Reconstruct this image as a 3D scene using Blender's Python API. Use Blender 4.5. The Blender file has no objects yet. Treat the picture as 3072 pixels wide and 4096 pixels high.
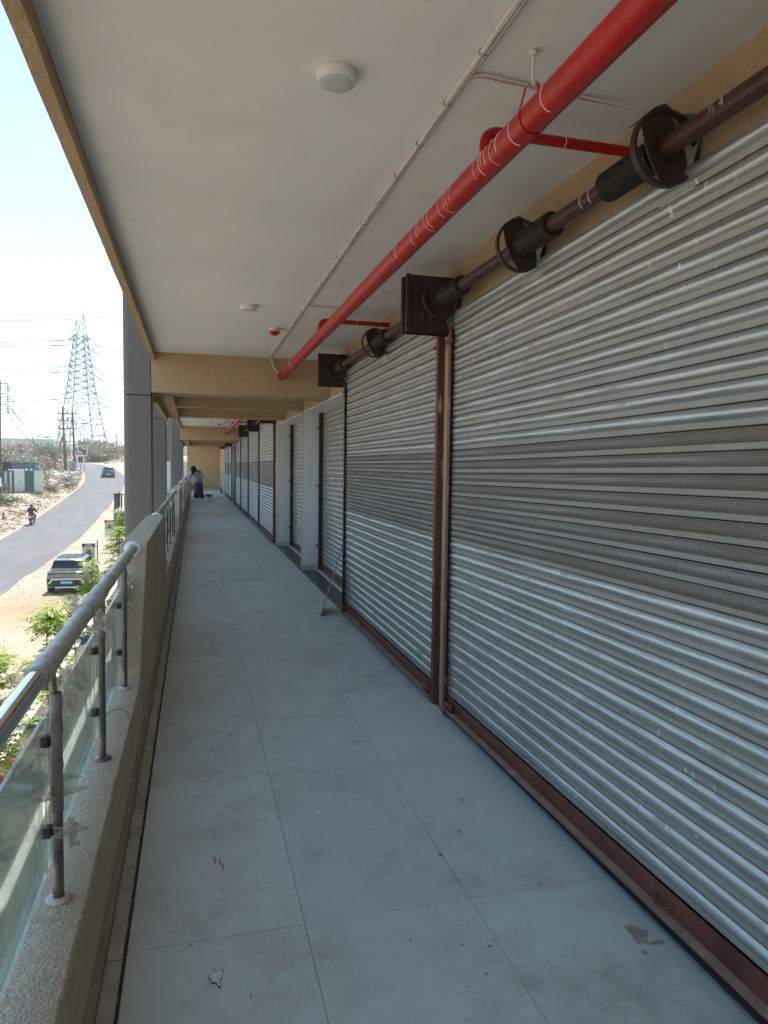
import bpy, bmesh, math, random
from mathutils import Vector, Matrix, noise
import numpy as np
random.seed(7)
PI = math.pi
scene = bpy.context.scene
COL = scene.collection
# ------------------------------------------------------------------ camera
W0, H0, FPX = 3072.0, 4096.0, 2830.1
YAW, PITCH, ROLL, EYE = .261636, -.0633489, .0128343, 1.55681
def cam_axes():
    f = Vector((math.sin(YAW)*math.cos(PITCH), math.cos(YAW)*math.cos(PITCH), math.sin(PITCH)))
    r = Vector((math.cos(YAW), -math.sin(YAW), 0)); u = r.cross(f)
    return r*math.cos(ROLL)+u*math.sin(ROLL), u*math.cos(ROLL)-r*math.sin(ROLL), f
CR, CU, CF = cam_axes()
cd = bpy.data.cameras.new('camera'); cam = bpy.data.objects.new('camera', cd); COL.objects.link(cam)
cd.sensor_fit = 'HORIZONTAL'; cd.sensor_width = 36; cd.lens = 36*FPX/W0
cd.clip_start = .05; cd.clip_end = 5000
cam.matrix_world = Matrix(((CR.x, CU.x, -CF.x, 0), (CR.y, CU.y, -CF.y, 0), (CR.z, CU.z, -CF.z, EYE), (0, 0, 0, 1)))
scene.camera = cam
# ------------------------------------------------------------------ sky, sun, exposure
SUN_EL, SUN_AZ = math.radians(66), math.radians(22)      # azimuth from +Y towards +X
wd = bpy.data.worlds.new('World'); scene.world = wd; wd.use_nodes = True
wn = wd.node_tree; wn.nodes.clear()
sk = wn.nodes.new('ShaderNodeTexSky'); sk.sky_type = 'NISHITA'; sk.sun_disc = False
sk.sun_elevation = SUN_EL; sk.sun_rotation = SUN_AZ; sk.air_density = 1.0; sk.dust_density = 0.5; sk.ozone_density = 2.0; sk.altitude = 500
bg = wn.nodes.new('ShaderNodeBackground'); bg.inputs['Strength'].default_value = .132
wo = wn.nodes.new('ShaderNodeOutputWorld')
tint = wn.nodes.new('ShaderNodeMix'); tint.data_type = 'RGBA'; tint.blend_type = 'MULTIPLY'; tint.inputs[0].default_value = 1; tint.inputs[7].default_value = (.93, 1.0, .92, 1)   # hazy, slightly cyan sky
wn.links.new(sk.outputs[0], tint.inputs[6]); wn.links.new(tint.outputs[2], bg.inputs[0]); wn.links.new(bg.outputs[0], wo.inputs[0])
sl = bpy.data.lights.new('sun', 'SUN'); sl.energy = 3.6; sl.angle = math.radians(.6); sl.color = (1, .95, .87)
so = bpy.data.objects.new('sun', sl); COL.objects.link(so)
sd = Vector((math.sin(SUN_AZ)*math.cos(SUN_EL), math.cos(SUN_AZ)*math.cos(SUN_EL), math.sin(SUN_EL)))
so.rotation_euler = sd.to_track_quat('Z', 'Y').to_euler(); so.location = (0, 20, 60)
vs = scene.view_settings; vs.view_transform = 'Standard'; vs.look = 'None'; vs.exposure = 1.52; vs.gamma = 1
scene.render.engine = 'CYCLES'
scene.cycles.max_bounces = 10; scene.cycles.diffuse_bounces = 6; scene.cycles.glossy_bounces = 4; scene.cycles.transparent_max_bounces = 16
scene.cycles.sample_clamp_indirect = 8

# ------------------------------------------------------------------ pixel helpers (a pixel gives a direction; a plane gives the distance)
def ray(px, py):
    return CF + CR*((px-W0/2)/FPX) - CU*((py-H0/2)/FPX)
def pix(px, py, **k):
    d = ray(px, py); a, val = next(iter(k.items())); i = 'xyz'.index(a)
    o = Vector((0, 0, EYE)); return o + d*((val-o[i])/d[i])
def crop(ox, oy, k):
    return lambda x, y: (ox+x*k, oy+y*k)
C1 = crop(0, 1200, 700/1659); C2 = crop(0, 1750, 560/1659); C3 = crop(0, 2100, 600/1659); C5 = crop(600, 1600, 400/1659)
C7 = crop(1000, 1600, 450/1106); E1 = crop(400, 1950, 1000/2212); E4 = crop(0, 1800, 300/1659)

# ------------------------------------------------------------------ materials
def _n(nt, t, **kw):
    n = nt.nodes.new(t)
    for k, v in kw.items():
        if k in n.inputs: n.inputs[k].default_value = v
        else: setattr(n, k, v)
    return n
def _math(nt, op, a, b=None, c=None):
    n = nt.nodes.new('ShaderNodeMath'); n.operation = op
    for i, x in enumerate((a, b, c)):
        if x is None: continue
        if isinstance(x, (int, float)): n.inputs[i].default_value = x
        else: nt.links.new(x, n.inputs[i])
    return n.outputs[0]
def _coords(nt, scale=(1, 1, 1), space='world'):
    if space == 'world': src = nt.nodes.new('ShaderNodeNewGeometry').outputs['Position']
    else: src = nt.nodes.new('ShaderNodeTexCoord').outputs['Object']
    m = nt.nodes.new('ShaderNodeMapping'); m.inputs['Scale'].default_value = scale
    nt.links.new(src, m.inputs['Vector']); return m.outputs[0]
def _noise(nt, vec, scale, detail=4, rough=.55):
    n = _n(nt, 'ShaderNodeTexNoise'); n.inputs['Scale'].default_value = scale; n.inputs['Detail'].default_value = detail; n.inputs['Roughness'].default_value = rough
    nt.links.new(vec, n.inputs['Vector']); return n.outputs['Fac']
def _ramp(nt, fac, lo, hi, a=0., b=1.):
    m = nt.nodes.new('ShaderNodeMapRange'); m.inputs[1].default_value = lo; m.inputs[2].default_value = hi; m.inputs[3].default_value = a; m.inputs[4].default_value = b
    m.clamp = True; nt.links.new(fac, m.inputs[0]); return m.outputs[0]
def _mix(nt, fac, a, b):
    m = nt.nodes.new('ShaderNodeMix'); m.data_type = 'RGBA'
    for i, x in ((0, fac), (6, a), (7, b)):
        if isinstance(x, (int, float)): m.inputs[i].default_value = x
        elif isinstance(x, tuple): m.inputs[i].default_value = (*x[:3], 1)
        else: nt.links.new(x, m.inputs[i])
    return m.outputs[2]
def _bump(nt, h, dist, strength=1.):
    b = nt.nodes.new('ShaderNodeBump'); b.inputs['Distance'].default_value = dist; b.inputs['Strength'].default_value = strength
    nt.links.new(h, b.inputs['Height']); return b.outputs[0]
def new_mat(name):
    m = bpy.data.materials.new(name); m.use_nodes = True; nt = m.node_tree
    return m, nt, nt.nodes['Principled BSDF']
MATS = {}
def mat(name, base, rough=.6, metal=0., var=.12, vscale=4., bump=0., bscale=60., space='world', dirt=None, dscale=1.5, dlo=.55, dhi=.75, spec=.5, coat=0., rand=0., bdetail=4, scl=(1, 1, 1)):
    m, nt, p = new_mat(name)
    v = _coords(nt, scl, space)
    dark = tuple(c*(1-var) for c in base); lite = tuple(min(1, c*(1+var)) for c in base)
    n = _noise(nt, v, vscale)
    col = _mix(nt, _ramp(nt, n, .3, .7), dark, lite)
    if dirt:
        dn = _noise(nt, v, dscale, 6, .65); col = _mix(nt, _ramp(nt, dn, dlo, dhi), col, dirt)
    if rand:
        oi = nt.nodes.new('ShaderNodeObjectInfo'); hs = nt.nodes.new('ShaderNodeHueSaturation')
        nt.links.new(col, hs.inputs['Color']); nt.links.new(_ramp(nt, oi.outputs['Random'], 0, 1, 1-rand, 1+rand), hs.inputs['Value']); col = hs.outputs[0]
    nt.links.new(col, p.inputs['Base Color'])
    p.inputs['Metallic'].default_value = metal; p.inputs['Specular IOR Level'].default_value = spec
    nt.links.new(_ramp(nt, n, .3, .7, max(0, rough-.08), min(1, rough+.08)), p.inputs['Roughness'])
    if coat: p.inputs['Coat Weight'].default_value = coat; p.inputs['Coat Roughness'].default_value = .08
    if bump: nt.links.new(_bump(nt, _noise(nt, v, bscale, bdetail), bump), p.inputs['Normal'])
    MATS[name] = m; return m

def stucco(name, base, bump, scale, dirt=None):
    m, nt, p = new_mat(name); v = _coords(nt)
    n1 = _noise(nt, v, 1.3, 5); n2 = _noise(nt, v, scale, 3, .6); n3 = _noise(nt, v, 9, 4)
    col = _mix(nt, _ramp(nt, n1, .3, .7), tuple(c*.88 for c in base), tuple(min(1, c*1.08) for c in base))
    col = _mix(nt, _ramp(nt, n2, .35, .6, .0, .25), col, tuple(c*1.15 for c in base))
    if dirt: col = _mix(nt, _ramp(nt, n3, .58, .78, 0, .6), col, dirt)
    nt.links.new(col, p.inputs['Base Color']); p.inputs['Roughness'].default_value = .9; p.inputs['Specular IOR Level'].default_value = .25
    h = _math(nt, 'ADD', _ramp(nt, n2, .38, .62), _math(nt, 'MULTIPLY', n3, .4))
    nt.links.new(_bump(nt, h, bump), p.inputs['Normal']); MATS[name] = m; return m

def galvanised(name, perforated=False, dull=0.):
    m, nt, p = new_mat(name)
    v = _coords(nt, (1, 1, 1)); vs_ = _coords(nt, (6, 1.2, 30)); vd = _coords(nt, (8, 2.2, 5)); vp = _coords(nt, (30, 55, 16))
    streak = _noise(nt, vs_, 2.0, 4)
    col = _mix(nt, _ramp(nt, streak, .3, .7), (.40, .40, .375), (.54, .54, .51))
    dn = _ramp(nt, _noise(nt, vd, 1.7, 6, .7), .56, .74, 0, .75 if not perforated else .85)
    if perforated:
        dn = _math(nt, 'MAXIMUM', dn, _ramp(nt, _noise(nt, _coords(nt, (1, .7, 7)), 1.3, 3), .40, .62, .30, .85)); col = _mix(nt, .45, col, (.30, .275, .23))
    col = _mix(nt, dn, col, (.24, .19, .14)); col = _mix(nt, _ramp(nt, _noise(nt, _coords(nt, (1, .5, .5)), 1.1, 6, .7), .45, .7, 0, .55), col, (.27, .25, .215))
    tcz = nt.nodes.new('ShaderNodeTexCoord'); sz = nt.nodes.new('ShaderNodeSeparateXYZ'); nt.links.new(tcz.outputs['Object'], sz.inputs[0])
    lip = _math(nt, 'MULTIPLY', _math(nt, 'LESS_THAN', sz.outputs[2], .0212), _ramp(nt, _noise(nt, _coords(nt, (3, 3, 8)), 2.0, 5, .65), .3, .6, .62, .95))   # the flat lip of a slat is beige and more matte
    col = _mix(nt, lip, col, (.33, .305, .26)); dn = _math(nt, 'MAXIMUM', dn, lip)
    sp = _ramp(nt, _noise(nt, vp, 1.0, 1, .3),   .728, .75, 0, .85)
    sp = _math(nt, 'MULTIPLY', sp, _ramp(nt, _noise(nt, v, 1.8, 2), .45, .6))
    col = _mix(nt, sp, col, (.8, .8, .78))
    nt.links.new(col, p.inputs['Base Color'])
    met = _math(nt, 'SUBTRACT', _math(nt, 'SUBTRACT', .74-dull, _math(nt, 'MULTIPLY', dn, .75)), sp)
    nt.links.new(_math(nt, 'MAXIMUM', met, 0.0), p.inputs['Metallic'])
    nt.links.new(_math(nt, 'ADD', _ramp(nt, streak, .3, .7, .33, .50), _math(nt, 'MULTIPLY', dn, .3)), p.inputs['Roughness'])
    nt.links.new(_bump(nt, _math(nt, 'ADD', _noise(nt, _coords(nt, (5, 1.6, 14)), 2.2, 3), _math(nt, 'MULTIPLY', _noise(nt, _coords(nt, (3, .9, 9)), 1.4, 2), 1.6)), .012, .28), p.inputs['Normal'])
    if perforated:
        tc = nt.nodes.new('ShaderNodeTexCoord'); sx = nt.nodes.new('ShaderNodeSeparateXYZ'); nt.links.new(tc.outputs['Object'], sx.inputs[0])
        pit = .0062
        vv = _math(nt, 'DIVIDE', sx.outputs[2], pit*.87); row = _math(nt, 'FLOOR', vv)
        uu = _math(nt, 'ADD', _math(nt, 'DIVIDE', sx.outputs[1], pit), _math(nt, 'MULTIPLY', _math(nt, 'MODULO', row, 2.), .5))
        du = _math(nt, 'SUBTRACT', _math(nt, 'FRACT', _math(nt, 'ADD', uu, 100.)), .5); dv = _math(nt, 'SUBTRACT', _math(nt, 'FRACT', vv), .5)
        rr = _math(nt, 'ADD', _math(nt, 'MULTIPLY', du, du), _math(nt, 'MULTIPLY', dv, dv))
        hole = _math(nt, 'MULTIPLY', _math(nt, 'LESS_THAN', rr, .105), _math(nt, 'GREATER_THAN', sx.outputs[2], .0235))
        tr = nt.nodes.new('ShaderNodeBsdfTransparent'); mx = nt.nodes.new('ShaderNodeMixShader')
        nt.links.new(hole, mx.inputs[0]); nt.links.new(p.outputs[0], mx.inputs[1]); nt.links.new(tr.outputs[0], mx.inputs[2])
        nt.links.new(mx.outputs[0], nt.nodes['Material Output'].inputs['Surface'])
    MATS[name] = m; return m

def glass(name, tint, dust=.1, dustcol=(.5, .52, .48)):
    m, nt, p = new_mat(name); nt.nodes.remove(p)
    tr = _n(nt, 'ShaderNodeBsdfTransparent'); tr.inputs[0].default_value = (*tint, 1)
    gl = _n(nt, 'ShaderNodeBsdfGlossy'); gl.inputs['Roughness'].default_value = .02; gl.inputs[0].default_value = (.9, 1, .95, 1)
    df = _n(nt, 'ShaderNodeBsdfDiffuse'); df.inputs[0].default_value = (*dustcol, 1)
    fr = _n(nt, 'ShaderNodeFresnel'); fr.inputs[0].default_value = 1.45
    m1 = nt.nodes.new('ShaderNodeMixShader'); m2 = nt.nodes.new('ShaderNodeMixShader')
    v = _coords(nt, (1, 1, .35)); dn = _ramp(nt, _noise(nt, v, 5, 5, .65), .35, .75, dust*.5, dust*1.7)
    nt.links.new(dn, m1.inputs[0]); nt.links.new(tr.outputs[0], m1.inputs[1]); nt.links.new(df.outputs[0], m1.inputs[2])
    nt.links.new(_math(nt, 'MULTIPLY', fr.outputs[0], .6), m2.inputs[0]); nt.links.new(m1.outputs[0], m2.inputs[1]); nt.links.new(gl.outputs[0], m2.inputs[2])
    nt.links.new(m2.outputs[0], nt.nodes['Material Output'].inputs['Surface']); MATS[name] = m; return m

def leaf_mat(name, a, b, trans=.35):
    m, nt, p = new_mat(name); nt.nodes.remove(p)
    v = _coords(nt); col = _mix(nt, _ramp(nt, _noise(nt, v, 9, 3), .35, .65), a, b)
    d = _n(nt, 'ShaderNodeBsdfDiffuse'); t = _n(nt, 'ShaderNodeBsdfTranslucent'); g = _n(nt, 'ShaderNodeBsdfGlossy'); g.inputs['Roughness'].default_value = .4
    nt.links.new(col, d.inputs[0]); nt.links.new(col, t.inputs[0])
    m1 = nt.nodes.new('ShaderNodeMixShader'); m1.inputs[0].default_value = trans; nt.links.new(d.outputs[0], m1.inputs[1]); nt.links.new(t.outputs[0], m1.inputs[2])
    m2 = nt.nodes.new('ShaderNodeMixShader'); m2.inputs[0].default_value = .05; nt.links.new(m1.outputs[0], m2.inputs[1]); nt.links.new(g.outputs[0], m2.inputs[2])
    nt.links.new(m2.outputs[0], nt.nodes['Material Output'].inputs['Surface']); MATS[name] = m; return m

def tile_mat():
    m, nt, p = new_mat('floor_tile'); v = _coords(nt)
    oi = nt.nodes.new('ShaderNodeObjectInfo')
    n1 = _noise(nt, v, 1.1, 6, .6); n2 = _noise(nt, v, 7, 6, .7); n3 = _noise(nt, _coords(nt, (1, 1, 1)), 2.6, 9, .75); n5 = _noise(nt, _coords(nt, (1, .45, 1)), .9, 5, .65)
    col = _mix(nt, _ramp(nt, n1, .3, .7), (.475, .55, .515), (.56, .63, .595))
    col = _mix(nt, _ramp(nt, n2, .3, .75, 0, .4), col, (.61, .675, .64))
    col = _mix(nt, _math(nt, 'MULTIPLY', _ramp(nt, n3, .47, .64, 0, .85), _ramp(nt, n5, .36, .58)), col, (.40, .385, .34))       # dusty footmarks
    sp = _ramp(nt, _noise(nt, _coords(nt, (1, .6, 1)), 34, 3, .6), .66, .70, 0, .8)
    sp = _math(nt, 'MULTIPLY', sp, _ramp(nt, _noise(nt, v, 2.7, 2), .5, .62))
    col = _mix(nt, sp, col, (.10, .10, .095))                                  # dark scuffs
    w = _ramp(nt, _noise(nt, v, 55, 1), .79, .80); col = _mix(nt, w, col, (.6, .6, .58))
    hs = nt.nodes.new('ShaderNodeHueSaturation'); nt.links.new(col, hs.inputs['Color']); nt.links.new(_ramp(nt, oi.outputs['Random'], 0, 1, .95, 1.05), hs.inputs['Value'])
    nt.links.new(hs.outputs[0], p.inputs['Base Color']); p.inputs['Specular IOR Level'].default_value = .5
    nt.links.new(_ramp(nt, n2, .3, .7, .34, .56), p.inputs['Roughness']); nt.links.new(_bump(nt, n2, .0006), p.inputs['Normal'])
    MATS['floor_tile'] = m; return m

def ground_mat():
    m, nt, p = new_mat('dry_ground'); v = _coords(nt)
    n1 = _noise(nt, v, .12, 6, .6); n2 = _noise(nt, v, 1.1, 6, .7); n3 = _noise(nt, v, .35, 5, .7)
    col = _mix(nt, _ramp(nt, n2, .3, .7), (.30, .245, .185), (.40, .345, .275))
    col = _mix(nt, _ramp(nt, n1, .5, .62, 0, .6), col, (.29, .20, .12))
    col = _mix(nt, _ramp(nt, n3, .56, .72, 0, .5), col, (.22, .19, .11))
    nt.links.new(col, p.inputs['Base Color']); p.inputs['Roughness'].default_value = 1; p.inputs['Specular IOR Level'].default_value = .1
    nt.links.new(_bump(nt, _math(nt, 'ADD', n2, _noise(nt, v, 9, 4)), .05), p.inputs['Normal']); MATS['dry_ground'] = m; return m

def road_mat():
    m, nt, p = new_mat('asphalt'); v = _coords(nt, (1, .15, 1)); w = _coords(nt)
    n1 = _noise(nt, v, 1.2, 5); n2 = _noise(nt, w, 30, 4); n3 = _noise(nt, w, .5, 6, .7)
    col = _mix(nt, _ramp(nt, n1, .3, .7), (.105, .105, .106), (.135, .133, .131))
    col = _mix(nt, _ramp(nt, n3, .5, .75, 0, .6), col, (.20, .175, .145))
    nt.links.new(col, p.inputs['Base Color']); p.inputs['Roughness'].default_value = .85; p.inputs['Specular IOR Level'].default_value = .3
    nt.links.new(_bump(nt, n2, .004), p.inputs['Normal']); MATS['asphalt'] = m; return m

tile_mat(); ground_mat(); road_mat()
galvanised('galvanised'); galvanised('galvanised_perforated', True)
stucco('tan_stucco', (.52, .365, .215), .0035, 95)
stucco('beige_stucco', (.78, .65, .475), .009, 105, (.44, .34, .25))
mat('grout', (.05, .045, .04), .95); mat('joint_grey', (.22, .22, .205), .95)
mat('ceiling_paint', (.80, .795, .755), .85, var=.06, vscale=.8, bump=.0022, bscale=7, dirt=(.745, .735, .685), dscale=1.7, dlo=.52, dhi=.75)
mat('white_paint', (.76, .77, .76), .6, var=.04, vscale=1.2, bump=.0006)
mat('concrete', (.30, .30, .28), .9, bump=.002)
mat('green_grey_paint', (.10, .12, .11), .7)
mat('oxide_brown', (.15, .042, .028), .55, var=.3, vscale=7, bump=.001, dirt=(.24, .17, .12), dlo=.62, dhi=.8, dscale=9)
mat('guide_paint', (.12, .034, .024), .6, var=.3, vscale=7, bump=.001, dirt=(.40, .28, .17), dlo=.60, dhi=.63, dscale=6, scl=(4, 4, .9)); mat('dusty_brown', (.30, .22, .165), .85, var=.3, vscale=14, bump=.001)
mat('plate_black', (.040, .018, .013), .55, var=.35, vscale=6, dirt=(.07, .04, .025), dlo=.6, dhi=.8, dscale=5)
mat('spring_black', (.030, .026, .020), .5, metal=.3, var=.3, vscale=20)
mat('barrel_red', (.065, .017, .011), .5, var=.3, vscale=9, dirt=(.10, .06, .04), dscale=6)
mat('pipe_red', (.43, .012, .008), .42, var=.12, vscale=5, bump=.0004, bscale=30, spec=.35, dirt=(.30, .035, .028), dscale=7, dlo=.5, dhi=.8)
mat('paint_white', (.8, .8, .78), .6)
mat('wire_white', (.66, .62, .58), .5, var=.06)
mat('wire_pink', (.58, .42, .39), .55, var=.25, vscale=14, dirt=(.45, .16, .15), dlo=.58, dhi=.64, dscale=5)
mat('clip_metal', (.35, .33, .30), .5, metal=.5)
mat('lamp_white', (.72, .72, .69), .5, var=.03)
mat('lamp_diffuser', (.60, .61, .55), .35, var=.03)
mat('column_grey', (.165, .150, .128), .45, var=.06, vscale=1.5, dirt=(.2, .19, .175), dlo=.72, dhi=.76, dscale=38)
mat('column_side', (.30, .28, .25), .45, var=.05, vscale=1.5)
mat('joint_dark', (.02, .02, .02), .9)
mat('chrome', (.62, .62, .62), .14, metal=1, var=.1, vscale=12)
mat('steel_worn', (.20, .185, .165), .34, metal=.9, var=.4, vscale=25, dirt=(.26, .22, .18), dscale=14, dlo=.6)
mat('film_grey', (.45, .43, .335), .45, var=.28, vscale=22, bump=.010, bscale=34, dirt=(.55, .52, .47), dscale=7)
mat('flange_white', (.85, .85, .84), .35, var=.03)
mat('flange_dirty', (.50, .45, .37), .6, var=.2, vscale=30); mat('mortar', (.42, .41, .40), .95, bump=.003)
mat('granite_dark', (.075, .082, .08), .4, var=.2, vscale=8)
mat('stain_brown', (.34, .285, .225), .8, var=.25, vscale=30)
mat('board_grey', (.34, .30, .25), .8); mat('interior_shade', (.035, .035, .035), .95)  # shop inside is near-black, its shade put into the colour
mat('skirting', (.34, .31, .26), .7, var=.15, vscale=5, dirt=(.22, .17, .12), dscale=6); mat('edge_tile', (.44, .46, .42), .6, var=.12, vscale=3, dirt=(.27, .24, .20), dscale=4, dlo=.5, dhi=.7); mat('scuff_grey', (.16, .165, .16), .9); mat('chip_white', (.72, .73, .70), .8, var=.25, vscale=60); mat('chalk', (.10, .07, .06), .9)
mat('chalk_white', (.55, .5, .45), .9)
def film(name):
    m = mat(name, (.66, .63, .58), .4, var=.12, vscale=14, bump=.003, bscale=45); nt = m.node_tree; p = nt.nodes['Principled BSDF']
    tr = nt.nodes.new('ShaderNodeBsdfTransparent'); tr.inputs[0].default_value = (.95, .95, .93, 1); mx = nt.nodes.new('ShaderNodeMixShader')
    nt.links.new(_ramp(nt, _noise(nt, _coords(nt), 22, 4), .3, .7, .38, .80), mx.inputs[0]); nt.links.new(tr.outputs[0], mx.inputs[1]); nt.links.new(p.outputs[0], mx.inputs[2])
    nt.links.new(mx.outputs[0], nt.nodes['Material Output'].inputs['Surface'])
film('film_loose'); mat('film_post', (.22, .20, .175), .4, var=.25, vscale=18, bump=.004, bscale=40)
glass('pane', (.93, .97, .955), .27, (.72, .76, .70))
leaf_mat('leaf_fresh', (.20, .31, .03), (.40, .50, .07), .45)
leaf_mat('leaf_green', (.06, .12, .03), (.14, .22, .05), .3)
leaf_mat('leaf_dark', (.06, .10, .045), (.12, .17, .08), .25)
leaf_mat('leaf_dry', (.26, .18, .09), (.36, .28, .16), .25)
leaf_mat('leaf_grey', (.20, .19, .14), (.30, .28, .20), .2)
leaf_mat('leaf_red', (.45, .07, .06), (.50, .16, .10), .35)
mat('bark', (.13, .09, .06), .9, var=.3, vscale=20, bump=.004)
mat('soil', (.10, .075, .055), 1, var=.35, vscale=8, bump=.02, bscale=12)
mat('pylon_steel', (.24, .25, .25), .5, metal=.35, var=.08)
mat('insulator', (.08, .085, .09), .4)
mat('wire_dark', (.09, .09, .09), .6)
mat('pole_rust', (.115, .038, .026), .8, var=.3, vscale=3)
mat('pole_grey', (.24, .23, .20), .7, var=.15)
mat('tin_white', (.58, .60, .52), .5, metal=0, var=.08, dirt=(.42, .36, .27), dscale=.8)
mat('tin_green', (.015, .10, .075), .5, var=.15)
mat('tin_blue', (.06, .18, .36), .5, var=.2)
mat('tin_roof', (.24, .20, .14), .7, var=.3)
mat('dark_void', (.02, .022, .025), .9)
mat('tarp_blue', (.03, .13, .30), .5, var=.2)
mat('yellow_paint', (.62, .42, .02), .6)
mat('far_building', (.40, .44, .44), .8, var=.05, vscale=.2)
mat('far_roof', (.46, .49, .49), .7, var=.04, vscale=.2)
mat('plaster_pale', (.60, .57, .52), .85, var=.06, vscale=.4)
mat('window_dark', (.05, .06, .07), .2)
mat('sign_navy', (.028, .045, .055), .5, var=.05)
mat('sign_white', (.74, .75, .70), .5, var=.03)
mat('sign_sky', (.62, .52, .30), .5, var=.12, vscale=3)
mat('sign_green', (.10, .16, .12), .5, var=.4, vscale=14)
mat('sign_red', (.52, .02, .03), .5)
mat('litter', (.55, .53, .49), .8, var=.25, vscale=3, space='world')
mat('rubble', (.30, .22, .15), .95, var=.3, vscale=4)
mat('drum_blue', (.04, .12, .26), .5)
mat('cloth_grey', (.45, .46, .49), .9, var=.35, vscale=30, bump=.004, bscale=40)
mat('cloth_dark_green', (.07, .085, .078), .95, var=.15, bump=.004, bscale=20)
mat('cloth_black', (.016, .016, .018), .95, var=.3, vscale=30)
mat('cloth_jeans', (.09, .10, .12), .95)
mat('skin', (.16, .085, .055), .6)
mat('basket_red', (.30, .055, .05), .6)
mat('hose_grey', (.20, .21, .20), .6)
mat('teal_plastic', (.03, .33, .28), .5)
mat('bike_red', (.50, .015, .02), .3, coat=.4)
mat('bike_black', (.02, .02, .02), .5)
mat('number_plate_white', (.8, .8, .8), .5)
mat('number_plate_cyan', (.02, .50, .58), .4)
mat('car_white', (.70, .71, .71), .25, var=.02, coat=.6)
mat('car_grey', (.20, .215, .22), .28, metal=.5, var=.04, coat=.6)
mat('car_silver', (.42, .43, .44), .28, metal=.3, var=.02, coat=.6); mat('car_dark_blue', (.07, .075, .10), .25, metal=.3, var=.04, coat=.6)
mat('car_black_trim', (.018, .018, .018), .5)
mat('car_roof', (.022, .026, .032), .35, spec=.25)
mat('tyre', (.022, .022, .022), .85)
mat('rim', (.25, .25, .25), .35, metal=.8)
mat('car_light', (.25, .01, .02), .2)
mat('railing_black', (.02, .02, .02), .45)
m_, nt_, p_ = new_mat('car_glass'); p_.inputs['Base Color'].default_value = (.02, .025, .03, 1); p_.inputs['Roughness'].default_value = .06; MATS['car_glass'] = m_

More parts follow.
